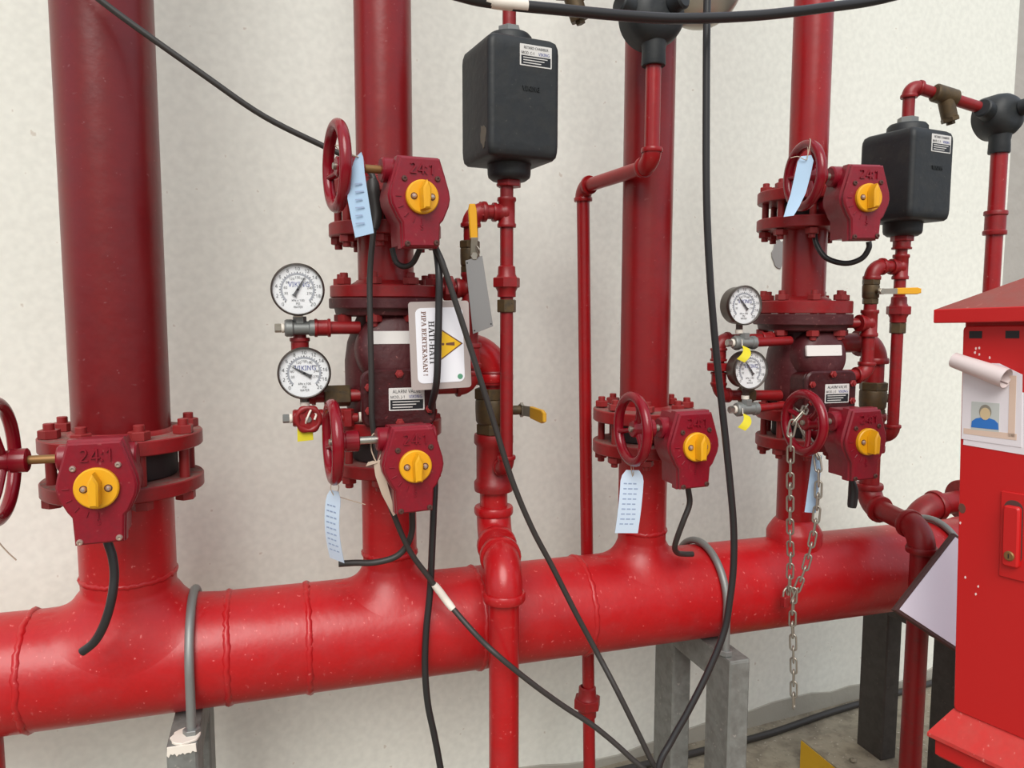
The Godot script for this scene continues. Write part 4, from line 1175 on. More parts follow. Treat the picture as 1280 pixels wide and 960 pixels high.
# ---------------------------------------------------------------- hydrant cabinet
func build_cabinet() -> void:
	# own axes: x along the door towards the viewer's side, y up, z out of the door
	var a := deg_to_rad(12.0)
	var t := thing("hydrant_cabinet", "bright red steel cabinet with a sloped roof at the right edge", "cabinet", V(1.192, 0.0, 0.544))
	t.basis = Basis(V(sin(a), 0, cos(a)), V(0, 1, 0), V(-cos(a), 0, sin(a))) * Basis(Vector3.BACK, 0.033)
	var L := 0.62
	var y0 := 0.655
	var y1 := 1.366
	local(t, "body", M.new().prism(Transform3D.IDENTITY, [Vector2(0, y0 - 0.03), Vector2(L, y0 - 0.03), Vector2(L, y1 + 0.012), Vector2(0, y1 + 0.012)], -0.2, -0.004, 0.003), "cabinet")
	var dp := rounded(L / 2 - 0.002, (y1 - y0) / 2 - 0.001, 0.008, 3)
	var door := local(t, "door", M.new().prism(Transform3D(Basis(), V(L / 2, (y0 + y1) / 2, 0)), dp, -0.003, 0.004, 0.0015), "cabinet")
	# vents
	for x in [0.0145, 0.076]:
		local(door, "vent_slot", M.new().prism(Transform3D(Basis(), V(x, y1 - 0.0165, 0.0035)), [Vector2(-0.001, -0.0065), Vector2(0.0215, -0.0065), Vector2(0.0215, 0.0065), Vector2(-0.001, 0.0065)], 0.0, 0.0008, 0.0), "plate_black")
	# latch: plate, pull and key lock
	local(door, "latch_plate", M.new().prism(Transform3D(Basis(), V(0.0985, 1.005, 0.003)), rounded(0.0215, 0.075, 0.002, 2), 0.0, 0.005, 0.0012), "cabinet")
	local(door, "latch_recess", M.new().prism(Transform3D(Basis(), V(0.0985, 1.012, 0.003)), rounded(0.0155, 0.055, 0.0145, 6), 0.0, 0.0054, 0.0), "board")
	local(door, "latch_pull", M.new().prism(Transform3D(Basis(), V(0.0985, 1.005, 0.003)), rounded(0.0135, 0.053, 0.006, 4), 0.001, 0.014, 0.003), "cabinet")
	local(door, "key_lock", M.new().lathe(M.along(V(0.0985, 0.972, 0.016), V(0, 0, 1)), [Vector2(0.0085, 0), Vector2(0.0085, 0.0025), Vector2(0.007, 0.004), Vector2(0, 0.004)], 24), "rusty")
	local(door, "keyhole", M.new().prism(Transform3D(Basis(), V(0.0985, 0.972, 0.0195)), [Vector2(-0.001, -0.004), Vector2(0.001, -0.004), Vector2(0.001, 0.004), Vector2(-0.001, 0.004)], 0.0, 0.0008, 0.0), "plate_black")
	# rust spot and flaked paint
	var f := noise(0.7, 23, 2)
	var p := []
	for i in 18:
		var b := TAU * i / 18
		p.append(Vector2(cos(b) * 0.0065, sin(b) * 0.009) * (1.0 + 0.25 * f.get_noise_1d(i * 4.0)))
	local(door, "rust_spot", M.new().prism(Transform3D(Basis(), V(0.0085, 1.035, 0.0038)), p, 0.0, 0.0006, 0.0), "rust_spot")
	var ch := M.new()
	for q in [Vector2(0.026, 1.325), Vector2(0.0315, 1.326), Vector2(0.032, 1.315), Vector2(0.0245, 1.318), Vector2(0.05, 1.309), Vector2(0.006, 1.008), Vector2(0.041, 0.9), Vector2(0.037, 0.885), Vector2(0.0175, 0.91)]:
		p = []
		for i in 9:
			var b := TAU * i / 9
			p.append(Vector2(cos(b) * 0.0016, sin(b) * 0.0024) * (1.0 + 0.5 * f.get_noise_1d(i * 4.0 + q.x * 900.0)))
		ch.prism(Transform3D(Basis(), V(q.x, q.y, 0.0039)), p, 0.0, 0.0005, 0.0)
	local(door, "flaked_paint", ch, "chip")
	# roof: overhanging fascia with four slopes
	var o := 0.034
	var yb := 1.371
	local(t, "roof_fascia", M.new().prism(Transform3D(Basis(Vector3.RIGHT, -PI / 2), V(0, 0, 0)), [Vector2(-o, -o), Vector2(L + o, -o), Vector2(L + o, 0.2 + o), Vector2(-o, 0.2 + o)], yb, yb + 0.025, 0.0015), "cabinet")
	var m := M.new()
	var e := [V(-o + 0.001, yb + 0.0245, o - 0.001), V(L + o, yb + 0.0245, o - 0.001), V(L + o, yb + 0.0245, -0.2 - o), V(-o + 0.001, yb + 0.0245, -0.2 - o)]
	var r0 := V(0.1, yb + 0.095, -0.1)
	var r1 := V(L - 0.1, yb + 0.095, -0.1)
	var nz := V(0, 1, 0.57).normalized()
	var nzb := V(0, 1, -0.57).normalized()
	var nx := V(-0.57, 1, 0).normalized()
	var nxb := V(0.57, 1, 0).normalized()
	m.flat(e[0], e[1], r1, r0, nz)
	m.flat(e[2], e[3], r0, r1, nzb)
	m.tri(e[3], e[0], r0, nx, nx, nx)
	m.tri(e[1], e[2], r1, nxb, nxb, nxb)
	local(t, "roof", m, "cabinet_roof")
	# sloping ledge round the foot of the box
	m = M.new()
	var q0 := [V(0, y0 + 0.002, 0.0), V(L, y0 + 0.002, 0.0), V(L, y0 + 0.002, -0.2), V(0, y0 + 0.002, -0.2)]
	var g := 0.031
	var yl := y0 - 0.05
	var q1 := [V(-g, yl, g), V(L + g, yl, g), V(L + g, yl, -0.2 - g), V(-g, yl, -0.2 - g)]
	var nn := [V(0, 0.6, 0.8), V(0.8, 0.6, 0), V(0, 0.6, -0.8), V(-0.8, 0.6, 0)]
	for i in 4:
		var j := (i + 1) % 4
		m.flat(q0[i], q0[j], q1[j], q1[i], nn[i].normalized())
	local(t, "ledge_top", m, "ledge")
	local(t, "ledge_lip", M.new().prism(Transform3D(Basis(Vector3.RIGHT, -PI / 2), V(0, 0, 0)), [Vector2(-g, -g), Vector2(L + g, -g), Vector2(L + g, 0.2 + g), Vector2(-g, 0.2 + g)], yl - 0.008, yl, 0.001), "ledge")
	local(t, "skirt", M.new().prism(Transform3D(Basis(Vector3.RIGHT, -PI / 2), V(0, 0, 0)), [Vector2(-0.02, -0.022), Vector2(L + 0.02, -0.022), Vector2(L + 0.02, 0.222), Vector2(-0.02, 0.222)], yl - 0.045, yl - 0.007, 0.006), "cabinet")
	local(t, "pedestal", M.new().prism(Transform3D(Basis(Vector3.RIGHT, -PI / 2), V(0, 0, 0)), [Vector2(0.03, 0.03), Vector2(L - 0.03, 0.03), Vector2(L - 0.03, 0.17), Vector2(0.03, 0.17)], 0.0, yl - 0.04, 0.004), "cabinet")
	# curled notice taped to the door
	var n := thing("taped_notice", "white taped notice with a curled top and a small portrait on the red door", "notice", t.position)
	n.basis = t.basis
	var z := 0.005
	local(n, "under_sheet", M.new().prism(Transform3D(Basis(Vector3.BACK, -0.05), V(0.066, 1.209, z)), [Vector2(-0.055, -0.06), Vector2(0.07, -0.06), Vector2(0.07, 0.045), Vector2(-0.055, 0.045)], -0.0008, 0.0, 0.0), "paper")
	var sheet := local(n, "sheet", M.new().prism(Transform3D(Basis(), V(0.055, 1.22, z)), [Vector2(-0.05, -0.058), Vector2(0.052, -0.061), Vector2(0.05, 0.062), Vector2(0.012, 0.08), Vector2(-0.05, 0.08)], 0.0, 0.001, 0.0), "paper")
	local(sheet, "tape_strip", M.new().prism(Transform3D(Basis(), V(0.09, 1.22, z + 0.001)), [Vector2(-0.005, -0.045), Vector2(0.006, -0.045), Vector2(0.006, 0.06), Vector2(-0.005, 0.06)], 0.0, 0.0004, 0.0), "tape_tan")
	local(sheet, "tape_strip", M.new().prism(Transform3D(Basis(), V(0.055, 1.178, z + 0.001)), [Vector2(-0.046, -0.006), Vector2(0.044, -0.008), Vector2(0.044, 0.003), Vector2(-0.046, 0.004)], 0.0, 0.0004, 0.0), "tape_tan")
	var ph := local(sheet, "portrait_print", M.new().prism(Transform3D(Basis(), V(0.047, 1.205, z + 0.001)), [Vector2(-0.025, -0.024), Vector2(0.023, -0.024), Vector2(0.023, 0.026), Vector2(-0.025, 0.026)], 0.0, 0.0005, 0.0), "photo_grey")
	var c := V(0.0465, 1.208, z + 0.0016)
	m = M.new()
	p = [Vector2(-0.024, -0.023), Vector2(0.023, -0.023), Vector2(0.022, -0.012), Vector2(0.016, -0.0065), Vector2(0.006, -0.004), Vector2(-0.006, -0.004), Vector2(-0.016, -0.0065), Vector2(-0.023, -0.012)]
	m.prism(Transform3D(Basis(), c), p, 0.0, 0.0003, 0.0)
	local(ph, "printed_shirt", m, "shirt")
	var el := func(w: float, h: float, cx: float, cy: float) -> Array:
		var out := []
		for i in 24:
			out.append(Vector2(cx + cos(TAU * i / 24) * w, cy + sin(TAU * i / 24) * h))
		return out
	local(ph, "printed_hair", M.new().prism(Transform3D(Basis(), c), el.call(0.0105, 0.0125, 0.0, 0.0065), 0.0003, 0.0005, 0.0), "hair")
	local(ph, "printed_face", M.new().prism(Transform3D(Basis(), c), el.call(0.0088, 0.0108, 0.0, 0.003), 0.0005, 0.0007, 0.0), "skin")
	# the rolled top: a spiral sheet, thicker towards the lower right
	var rows := []
	for i in 15:
		var s := i / 14.0
		var axis := V(lerpf(-0.005, 0.088, s), lerpf(1.305, 1.276, s), z + 0.012 + 0.004 * s)
		var row := []
		for j in 30:
			var b := -PI * 0.5 - TAU * 1.12 * j / 29.0
			var rr := lerpf(0.0145, 0.0185, s) * (1.0 - 0.22 * j / 29.0)
			row.append(axis + (V(0.3, 0.954, 0) * cos(b) + V(0, 0, 1) * sin(b)) * rr)
		rows.append(row)
	local(n, "curled_roll", M.new().skin(rows, false, 0.0006), "paper_back")
	# board with a white sheet tucked behind the cabinet
	var bt := thing("notice_board", "thin board with a white sheet, tilted on its corner behind the red cabinet", "board", V(1.42, 0.62, 0.3))
	var A := Vector2(1.258, 0.751)
	var u := Vector2(0.81, 0.585)
	var w := Vector2(0.815, -0.58)
	var tb := Transform3D(Basis(Vector3.RIGHT, -0.32), V(0, 0.75 - 0.75 * cos(0.32), 0.3 + 0.75 * sin(0.32)))
	part(bt, "backing", M.new().prism(tb, [A, A + w * 0.3, A + w * 0.3 + u * 0.25, A + u * 0.25], -0.012, 0.0, 0.001), "board")
	var B := A + Vector2(0.012, 0.0)
	part(bt, "sheet", M.new().prism(tb, [B, B + w * 0.28, B + w * 0.28 + u * 0.235, B + u * 0.235], 0.0003, 0.0012, 0.0), "sheet")

# ---------------------------------------------------------------- cables
func cable(called: String, label: String, pts: Array, r: float, m: String, cat := "cable") -> MeshInstance3D:
	return single(called, M.new().tube(smooth(pts), r, 12), m, label, cat, pts[pts.size() - 1])

func build_cables() -> void:
	var c := cable("black_cable", "dull black cable sagging from the top left behind a handwheel, white tape on it", [V(-0.33, 1.96, 0.14), V(-0.259, 1.896, 0.13), V(-0.104, 1.793, 0.12), V(-0.008, 1.734, 0.11), V(0.094, 1.691, 0.1), V(0.15, 1.668, 0.1), V(0.181, 1.64, 0.115), V(0.181, 1.605, 0.125), V(0.184, 1.567, 0.13), V(0.177, 1.52, 0.135), V(0.171, 1.454, 0.135), V(0.17, 1.373, 0.138), V(0.171, 1.268, 0.135), V(0.171, 1.192, 0.13), V(0.178, 1.138, 0.128), V(0.186, 1.076, 0.145), V(0.207, 1.004, 0.15), V(0.237, 0.93, 0.145), V(0.271, 0.877, 0.14), V(0.31, 0.82, 0.14), V(0.352, 0.77, 0.18), V(0.386, 0.739, 0.225), V(0.451, 0.679, 0.235), V(0.517, 0.623, 0.24), V(0.586, 0.57, 0.25), V(0.65, 0.51, 0.27), V(0.7, 0.45, 0.29), V(0.73, 0.3, 0.31), V(0.75, 0.01, 0.33)], 0.0055, "cable_dull")
	part(c, "white_tape", M.new().tube(smooth([V(0.286, 0.855, 0.14), V(0.298, 0.838, 0.1395), V(0.31, 0.82, 0.14), V(0.322, 0.804, 0.149)], 3), [0.0064, 0.0072, 0.0076, 0.0076, 0.0076, 0.0076, 0.0076, 0.0076, 0.0072, 0.0064], 12), "tape")
	part(c, "tape_wrap", M.new().tube(smooth([V(0.181, 1.632, 0.118), V(0.181, 1.605, 0.125), V(0.184, 1.567, 0.13), V(0.18, 1.54, 0.1335)], 4), [0.007, 0.011, 0.0125, 0.0125, 0.013, 0.0125, 0.0125, 0.012, 0.0125, 0.011, 0.0105, 0.009, 0.007], 12), "cable_dull")
	cable("black_cable", "glossy black cable hanging over the warning sign and down across the header", [V(0.284, 1.515, 0.15), V(0.29, 1.502, 0.165), V(0.292, 1.454, 0.18), V(0.291, 1.395, 0.18), V(0.289, 1.329, 0.18), V(0.287, 1.255, 0.172), V(0.286, 1.187, 0.11), V(0.289, 1.124, 0.1), V(0.293, 1.06, 0.118), V(0.289, 0.996, 0.125), V(0.285, 0.916, 0.125), V(0.281, 0.835, 0.122), V(0.272, 0.754, 0.124), V(0.269, 0.68, 0.125), V(0.274, 0.604, 0.125), V(0.287, 0.534, 0.125), V(0.3, 0.455, 0.125), V(0.33, 0.25, 0.13), V(0.4, 0.008, 0.16)], 0.0068, "cable")
	cable("black_cable", "dull grey cable slanting across the large brass ball valve down to the floor", [V(0.288, 1.51, 0.16), V(0.29, 1.497, 0.18), V(0.302, 1.461, 0.19), V(0.351, 1.313, 0.19), V(0.39, 1.191, 0.19), V(0.43, 1.065, 0.19), V(0.471, 0.967, 0.19), V(0.513, 0.887, 0.19), V(0.563, 0.786, 0.195), V(0.607, 0.7, 0.205), V(0.64, 0.625, 0.24), V(0.695, 0.5, 0.27), V(0.73, 0.4, 0.3), V(0.76, 0.01, 0.34)], 0.0056, "cable_dull")
	cable("black_cable", "long black cable hanging from the top, right of the middle riser", [V(0.766, 2.2, 0.3), V(0.765, 1.952, 0.3), V(0.768, 1.783, 0.3), V(0.774, 1.596, 0.3), V(0.786, 1.449, 0.3), V(0.803, 1.313, 0.3), V(0.822, 1.189, 0.3), V(0.841, 1.062, 0.3), V(0.853, 0.965, 0.3), V(0.855, 0.884, 0.3), V(0.849, 0.82, 0.3), V(0.838, 0.755, 0.3), V(0.804, 0.677, 0.3), V(0.761, 0.601, 0.3), V(0.727, 0.548, 0.3), V(0.695, 0.49, 0.305), V(0.69, 0.35, 0.32), V(0.74, 0.01, 0.35)], 0.0068, "cable")
	c = cable("black_cable", "thick black cable sagging along the top edge in front of the gong", [V(0.1, 1.92, 0.35), V(0.281, 1.887, 0.35), V(0.353, 1.881, 0.35), V(0.462, 1.883, 0.35), V(0.548, 1.885, 0.35), V(0.637, 1.889, 0.35), V(0.683, 1.893, 0.35), V(0.761, 1.903, 0.35), V(0.859, 1.919, 0.35), V(0.978, 1.944, 0.35), V(1.111, 1.976, 0.35), V(1.3, 2.04, 0.35)], 0.0092, "cable")
	part(c, "white_tape", M.new().tube(smooth([V(0.335, 1.883, 0.35), V(0.353, 1.881, 0.35), V(0.38, 1.8815, 0.35), V(0.405, 1.882, 0.35)], 3), 0.0097, 12), "tape")
	cable("cable_tail", "short black cable tail below the valve on the widest riser", [V(-0.28, 1.012, 0.165), V(-0.28, 1.0, 0.168), V(-0.273, 0.974, 0.172), V(-0.271, 0.94, 0.175), V(-0.277, 0.899, 0.18), V(-0.29, 0.859, 0.178), V(-0.307, 0.829, 0.172), V(-0.328, 0.811, 0.165)], 0.0075, "cable")
	cable("cable_tail", "short black cable tail curling left below the valve with the chrome shaft", [V(0.244, 1.024, 0.15), V(0.244, 1.001, 0.14), V(0.245, 0.964, 0.13), V(0.235, 0.933, 0.125), V(0.213, 0.912, 0.122), V(0.173, 0.904, 0.12), V(0.136, 0.907, 0.12), V(0.105, 0.908, 0.12)], 0.0062, "cable_dull")
	cable("cable_tail", "short black cable tail hooked onto the header below the middle riser's valve", [V(0.83, 1.032, 0.155), V(0.833, 1.012, 0.158), V(0.836, 0.981, 0.16), V(0.823, 0.947, 0.16), V(0.815, 0.909, 0.15), V(0.817, 0.88, 0.135), V(0.835, 0.86, 0.115), V(0.86, 0.85, 0.1), V(0.885, 0.846, 0.095)], 0.0062, "cable_dull")
	cable("cable_loop", "black cable loop under the upper valve of the right stack", [V(1.271, 1.545, 0.16), V(1.272, 1.53, 0.16), V(1.262, 1.508, 0.15), V(1.236, 1.498, 0.13), V(1.208, 1.512, 0.1), V(1.196, 1.545, 0.08), V(1.198, 1.575, 0.07)], 0.0062, "cable")
	cable("cable_loop", "small black cable loop under the upper valve of the left stack", [V(0.268, 1.512, 0.13), V(0.266, 1.503, 0.12), V(0.256, 1.481, 0.105), V(0.24, 1.475, 0.095), V(0.227, 1.485, 0.085), V(0.221, 1.51, 0.08)], 0.0055, "cable_dull")
	single("cable_end", M.new().tube(smooth([V(1.246, 1.03, 0.16), V(1.246, 1.005, 0.17), V(1.249, 0.98, 0.172), V(1.247, 0.945, 0.172)], 4), [0.0055, 0.006, 0.0065, 0.0068, 0.0072, 0.0085, 0.0098, 0.0105, 0.011, 0.011, 0.0108, 0.0105, 0.009], 14), "cable", "taped black cable end hanging below the valve with the chain", "cable", V(1.247, 0.945, 0.172))
	cable("floor_dirt_strip", "dark dirt strip on the floor along the foot of the wall", [V(0.3, 0.011, -0.32), V(0.8, 0.011, -0.40), V(1.2, 0.011, -0.43), V(1.5, 0.011, -0.455), V(1.8, 0.011, -0.51), V(2.1, 0.011, -0.55), V(2.5, 0.011, -0.6)], 0.011, "cable_dull")  # stands for the dark dirt strip at the wall foot, shaped as a tube

# ---------------------------------------------------------------- tags, plates and the warning sign
func wire(parent: Node, pts: Array, r := 0.0009, m := "string") -> void:
	part(parent, "tie_wire", M.new().tube(smooth(pts, 5), r, 6), m)

# paper tag: outline given in the tag's own plane, slightly bent along its length
func paper_tag(t: Node3D, x: Transform3D, w: float, h: float, bend: float, m: String) -> void:
	var cut := w * 0.28
	var rows := []
	for i in 13:
		var s := i / 12.0
		var y := -h * s
		var hw := w * 0.5 if y < -cut else w * 0.5 - cut * 0.8 * (1.0 + y / cut)
		rows.append([x * V(-hw, y, bend * sin(s * PI)), x * V(hw, y, bend * sin(s * PI))])
	var card := part(t, "card", M.new().skin(rows, false, 0.0006), m)
	var ink := M.new()
	var f := noise(0.7, int(w * 10000), 2)
	for i in 9:
		var s := 0.22 + i * 0.08
		var z := bend * sin(s * PI) + 0.001
		var a := -w * 0.36
		for k in 3:
			var b := a + w * (0.14 + 0.1 * absf(f.get_noise_1d(i * 7.0 + k * 3.0)))
			ink.prism(x * Transform3D(Basis(), V(0, 0, 0)), [Vector2(a, -h * s), Vector2(b, -h * s), Vector2(b, -h * s + 0.0026), Vector2(a, -h * s + 0.0026)], z - 0.0002, z, 0.0)
			a = b + w * 0.06
	part(card, "handwriting", ink, "tag_ink")
	part(card, "punched_hole", M.new().cyl(x * V(0, -w * 0.2, 0.0002), x * V(0, -w * 0.2, 0.0012), 0.0028, 12, 0.0), "tag_ink")

func build_tags() -> void:
	var t := thing("paper_tag", "pale blue paper tag hanging from the wheel of the middle riser's valve", "tag", V(0.694, 0.92, 0.2))
	paper_tag(t, Transform3D(Basis(Vector3.BACK, -0.09), V(0.695, 1.065, 0.172)), 0.052, 0.132, 0.004, "tag_pale")
	wire(t, [V(0.694, 1.052, 0.174), V(0.688, 1.075, 0.178), V(0.692, 1.09, 0.172), V(0.699, 1.078, 0.165), V(0.695, 1.055, 0.176)])
	t = thing("paper_tag", "pale blue paper tag seen edge on, below the wheel with the chrome shaft", "tag", V(0.095, 0.93, 0.165))
	paper_tag(t, Transform3D(Basis(Vector3.UP, -1.1) * Basis(Vector3.BACK, 0.03), V(0.097, 1.062, 0.168)), 0.05, 0.13, 0.008, "tag_pale")
	wire(t, [V(0.097, 1.05, 0.168), V(0.09, 1.066, 0.17), V(0.095, 1.08, 0.166), V(0.105, 1.068, 0.166), V(0.098, 1.05, 0.169)])
	wire(t, [V(0.1, 1.052, 0.168), V(0.12, 1.044, 0.168), V(0.152, 1.032, 0.168)])
	t = thing("paper_tag", "blue folded paper tag hanging at the upper wheel of the left stack", "tag", V(0.15, 1.515, 0.255))
	var rows := []
	for q in [[0.1415, 1.649, 0.004], [0.141, 1.641, 0.0075], [0.138, 1.615, 0.0125], [0.1385, 1.581, 0.0165], [0.144, 1.546, 0.016], [0.149, 1.5165, 0.0152]]:
		rows.append([V(q[0] - q[2], q[1] - 0.004, 0.253), V(q[0] + q[2], q[1] + 0.004, 0.259)])
	var card := part(t, "card", M.new().skin(rows, false, 0.0006), "tag_blue")
	var ink := M.new()
	for i in 6:
		ink.prism(Transform3D(Basis(Vector3.BACK, 0.1), V(0.142, 1.535 + i * 0.013, 0.2595)), [Vector2(-0.008, 0), Vector2(0.007 - (i % 2) * 0.003, 0), Vector2(0.007 - (i % 2) * 0.003, 0.0022), Vector2(-0.008, 0.0022)], 0.0, 0.0004, 0.0)
	part(card, "handwriting", ink, "tag_ink")
	wire(t, [V(0.141, 1.645, 0.257), V(0.128, 1.648, 0.262), V(0.112, 1.66, 0.258), V(0.105, 1.664, 0.24), V(0.118, 1.652, 0.244), V(0.141, 1.645, 0.256)])
	t = thing("paper_tag", "faded blue paper tag hanging in the upper wheel of the right stack", "tag", V(1.04, 1.585, 0.215))
	rows = []
	for q in [[1.055, 1.708, 0.0085], [1.054, 1.697, 0.0155], [1.047, 1.663, 0.0155], [1.039, 1.631, 0.0145], [1.027, 1.603, 0.012], [1.018, 1.584, 0.0085]]:
		rows.append([V(q[0] - q[2], q[1], 0.21), V(q[0] + q[2], q[1] + 0.002, 0.22)])
	part(t, "card", M.new().skin(rows, false, 0.0006), "tag_blue")
	wire(t, [V(1.055, 1.701, 0.217), V(1.06, 1.72, 0.217), V(1.076, 1.744, 0.2), V(1.09, 1.752, 0.178), V(1.078, 1.735, 0.19), V(1.055, 1.701, 0.218), V(1.035, 1.706, 0.216), V(1.02, 1.703, 0.212)])
	t = thing("paper_tag", "narrow grey blue tag hanging behind the right strand of chain", "tag", V(1.15, 0.937, 0.16))
	rows = []
	for q in [[1.159, 1.068, 0.007], [1.157, 1.04, 0.0085], [1.152, 0.99, 0.009], [1.146, 0.937, 0.0095]]:
		rows.append([V(q[0] - q[2], q[1], 0.15), V(q[0] + q[2], q[1], 0.164)])
	part(t, "card", M.new().skin(rows, false, 0.0006), "tag_blue")
	wire(t, [V(1.159, 1.065, 0.158), V(1.157, 1.085, 0.16), V(1.15, 1.09, 0.165), V(1.155, 1.072, 0.16)])
	t = thing("paper_tag", "beige card tied round the chrome shaft of the left lower valve", "tag", V(0.19, 1.02, 0.19))
	rows = []
	for q in [[0.173, 1.116, 0.006], [0.178, 1.09, 0.0075], [0.188, 1.055, 0.0065], [0.204, 1.012, 0.0015]]:
		rows.append([V(q[0] - q[2], q[1] - 0.003, 0.178), V(q[0] + q[2], q[1] + 0.003, 0.188)])
	part(t, "card", M.new().skin(rows, false, 0.0006), "beige")
	wire(t, [V(0.172, 1.112, 0.182), V(0.164, 1.135, 0.176), V(0.166, 1.157, 0.165), V(0.174, 1.162, 0.155), V(0.18, 1.15, 0.165), V(0.181, 1.13, 0.178), V(0.173, 1.112, 0.184)], 0.0014)
	part(t, "tie_tail", M.new().prism(Transform3D(Basis(Vector3.BACK, 0.1), V(0.163, 1.112, 0.182)), [Vector2(-0.011, -0.004), Vector2(0.012, -0.001), Vector2(0.004, 0.004), Vector2(-0.006, 0.003)], 0.0, 0.001, 0.0), "beige")
	t = thing("paper_tag", "bright yellow tag hanging from the red gauge cock of the left pair", "tag", V(0.05, 1.146, 0.1))
	part(t, "card", M.new().prism(Transform3D(Basis(Vector3.BACK, 0.03), V(0.05, 1.162, 0.1)), [Vector2(-0.015, -0.017), Vector2(0.014, -0.016), Vector2(0.014, 0.015), Vector2(-0.014, 0.015)], 0.0, 0.001, 0.0002), "yellow_tag")
	wire(t, [V(0.05, 1.175, 0.1015), V(0.054, 1.19, 0.112), V(0.062, 1.205, 0.108), V(0.07, 1.196, 0.106), V(0.067, 1.186, 0.108)], 0.0022, "tape")
	for s in [[V(0.985, 1.315, 0.1), "curled yellow tag on the upper cock of the right gauge pair"], [V(0.992, 1.162, 0.1), "curled yellow tag on the lower cock of the right gauge pair"]]:
		t = thing("paper_tag", s[1], "tag", s[0] - V(0, 0.02, 0))
		rows = []
		for i in 9:
			var a := -0.4 + 2.6 * i / 8.0
			var o: Vector3 = s[0] + V(0.006, -0.004 - 0.03 * i / 8.0, 0)
			rows.append([o + V(cos(a) * 0.012 - 0.008, 0.004, sin(a) * 0.01), o + V(cos(a) * 0.012 + 0.008, -0.004, sin(a) * 0.01 + 0.006)])
		part(t, "card", M.new().skin(rows, false, 0.0007), "yellow_tag")
		part(t, "tie_wire", M.new().tube(smooth([s[0] + V(0.006, -0.002, 0.005), s[0] + V(0.012, 0.01, -0.006), s[0] + V(0.018, 0.012, -0.016)], 4), 0.001, 6), "tape")
	t = thing("tie_wire", "thin loose wire end hanging at the left edge below the largest wheel", "wire", V(-0.43, 0.985, 0.183))
	wire(t, [V(-0.432, 1.046, 0.195), V(-0.437, 1.035, 0.196), V(-0.433, 1.02, 0.19), V(-0.424, 1.0, 0.182), V(-0.414, 0.983, 0.175)], 0.0011)
	# grey metal plate under the small ball valve
	t = thing("metal_plate", "blank grey metal plate with corner holes, hung under the small ball valve", "plate", V(0.382, 1.34, 0.11))
	var pt := Transform3D(Basis(Vector3.BACK, 0.12), V(0.378, 1.488, 0.105))
	var pl := part(t, "plate", M.new().prism(pt, [Vector2(-0.018, 0.002), Vector2(0.017, 0.008), Vector2(0.0225, -0.132), Vector2(-0.0205, -0.142)], 0.0, 0.0014, 0.0003), "alu")
	for p in [Vector2(-0.015, -0.003), Vector2(0.0185, -0.127), Vector2(-0.0165, -0.136)]:
		part(pl, "corner_hole", M.new().cyl(pt * V(p.x, p.y, 0.0012), pt * V(p.x, p.y, 0.0017), 0.0016, 10, 0.0), "plate_black")
	wire(t, [V(0.383, 1.493, 0.107), V(0.386, 1.506, 0.116), V(0.381, 1.516, 0.112), V(0.384, 1.5, 0.1075)], 0.0014, "steel")
	# warning sign, lettering turned a quarter turn clockwise
	t = thing("warning_sign", "white laminated warning sign with a yellow triangle, hung sideways before the maroon valve", "sign", V(0.295, 1.245, 0.15))
	var sx := Transform3D(Basis(Vector3.BACK, 0.03), V(0.299, 1.325, 0.152))
	part(t, "laminate", M.new().prism(sx, rounded(0.058, 0.083, 0.006), -0.0008, 0.0004, 0.0), "laminate")
	var face := part(t, "sign_face", M.new().prism(sx, rounded(0.0455, 0.071, 0.011), 0.0, 0.0012, 0.0002), "sign_white")
	var turn := Basis(Vector3.BACK, -PI / 2)
	part(face, "lettering", M.new().text("HATI-HATI", 0.0128, 0.0004, sx * Transform3D(turn, V(-0.0162, 0.006, 0.0014)), serif), "text_black")
	part(face, "lettering", M.new().text("PIPA BERTEKANAN !", 0.0102, 0.0004, sx * Transform3D(turn, V(-0.0305, 0.004, 0.0014)), serif), "text_brown")
	var tri := [Vector2(0.044, 0.002), Vector2(-0.0075, 0.0375), Vector2(-0.0075, -0.0335)]
	part(face, "triangle_border", M.new().prism(sx, tri, 0.0012, 0.0015, 0.0), "text_brown")
	part(face, "triangle", M.new().prism(sx, [Vector2(0.04, 0.002), Vector2(-0.0052, 0.0332), Vector2(-0.0052, -0.0292)], 0.0014, 0.0018, 0.0), "sign_yellow")
	var ex := M.new()
	ex.prism(sx, [Vector2(0.0275, -0.0015), Vector2(0.0275, 0.0055), Vector2(0.011, 0.004), Vector2(0.011, 0.0)], 0.0017, 0.0021, 0.0)
	ex.prism(sx * Transform3D(Basis(), V(0.005, 0.002, 0)), rounded(0.0024, 0.0024, 0.002, 4), 0.0017, 0.0021, 0.0)
	part(face, "exclamation_mark", ex, "text_brown")
	part(face, "round_mark", M.new().cyl(sx * V(0.0365, -0.061, 0.0011), sx * V(0.0365, -0.061, 0.0015), 0.0052, 20, 0.0), "green")

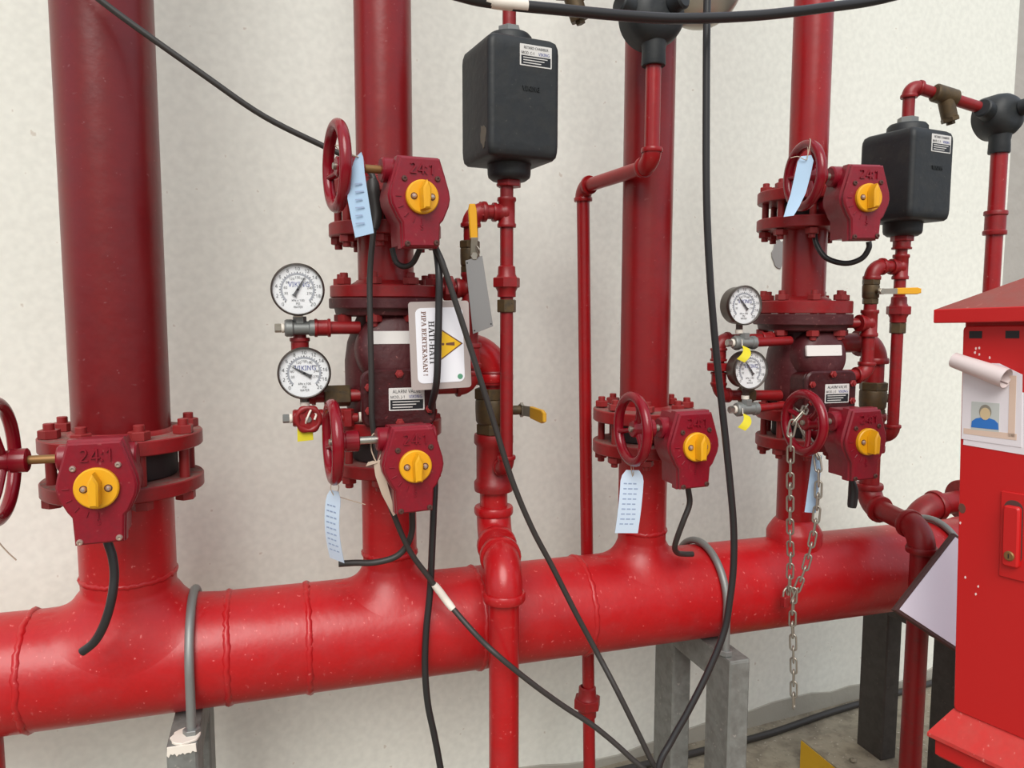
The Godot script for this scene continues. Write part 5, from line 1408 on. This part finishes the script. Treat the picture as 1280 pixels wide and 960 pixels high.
# ---------------------------------------------------------------- chain
func build_chain() -> void:
	var t := thing("steel_chain", "steel link chain looped through the lower wheel of the right stack", "chain", V(1.126, 0.5, 0.175))
	# one link: a stadium of wire, long axis y, lying in its x-y plane
	var pts := []
	var hw := 0.0068
	var hl := 0.0125
	for i in 12:
		var a := PI * i / 11.0
		pts.append(V(cos(a) * hw, hl - 0.0 + sin(a) * hw, 0))
	for i in 12:
		var a := PI + PI * i / 11.0
		pts.append(V(cos(a) * hw, -hl + sin(a) * hw, 0))
	var link := M.new().tube(pts, 0.0023, 8, true).mesh(Vector3.ZERO, mats["steel"])
	var strands := [
		[V(1.112, 1.16, 0.15), V(1.106, 1.178, 0.175), V(1.085, 1.175, 0.2), V(1.066, 1.16, 0.204), V(1.056, 1.145, 0.202), V(1.055, 1.12, 0.2), V(1.06, 1.056, 0.195), V(1.075, 0.948, 0.18), V(1.09, 0.87, 0.165), V(1.096, 0.838, 0.16), V(1.104, 0.765, 0.15), V(1.108, 0.74, 0.15)],
		[V(1.115, 1.16, 0.15), V(1.125, 1.165, 0.12), V(1.145, 1.12, 0.12), V(1.149, 1.061, 0.17), V(1.145, 0.943, 0.18), V(1.134, 0.834, 0.17), V(1.12, 0.76, 0.155), V(1.112, 0.735, 0.15)],
		[V(1.111, 0.748, 0.156), V(1.115, 0.69, 0.15), V(1.118, 0.649, 0.15), V(1.123, 0.573, 0.15), V(1.127, 0.49, 0.15)]]
	for s in strands:
		var line := smooth(s, 24)
		var want := 0.0
		var gone := 0.0
		var k := 0
		for i in range(1, line.size()):
			var d: Vector3 = line[i] - line[i - 1]
			gone += d.length()
			if gone >= want:
				want += 0.0285
				var y := d.normalized()
				var x := y.cross(Vector3.BACK if absf(y.z) < 0.8 else Vector3.RIGHT).normalized()
				var z := x.cross(y)
				var b := Basis(x, y, z)
				again(t, "link", link, Transform3D(b * Basis(Vector3.UP, PI / 4 + (PI / 2 if k % 2 else 0.0) + 0.12 * sin(k * 2.3)), line[i] - t.position))
				k += 1
	# small padlock where the strands meet
	var lock := thing("padlock", "small reddish brown padlock joining the two strands of the chain", "padlock", V(1.1, 0.72, 0.155))
	part(lock, "body", M.new().prism(Transform3D(Basis(Vector3.UP, 0.3), V(1.094, 0.733, 0.15)), rounded(0.011, 0.013, 0.004), -0.007, 0.007, 0.002), "fitting")
	part(lock, "shackle", M.new().tube(smooth([V(1.087, 0.742, 0.151), V(1.088, 0.757, 0.151), V(1.096, 0.764, 0.15), V(1.102, 0.757, 0.149), V(1.102, 0.742, 0.148)], 5), 0.0024, 8), "steel")
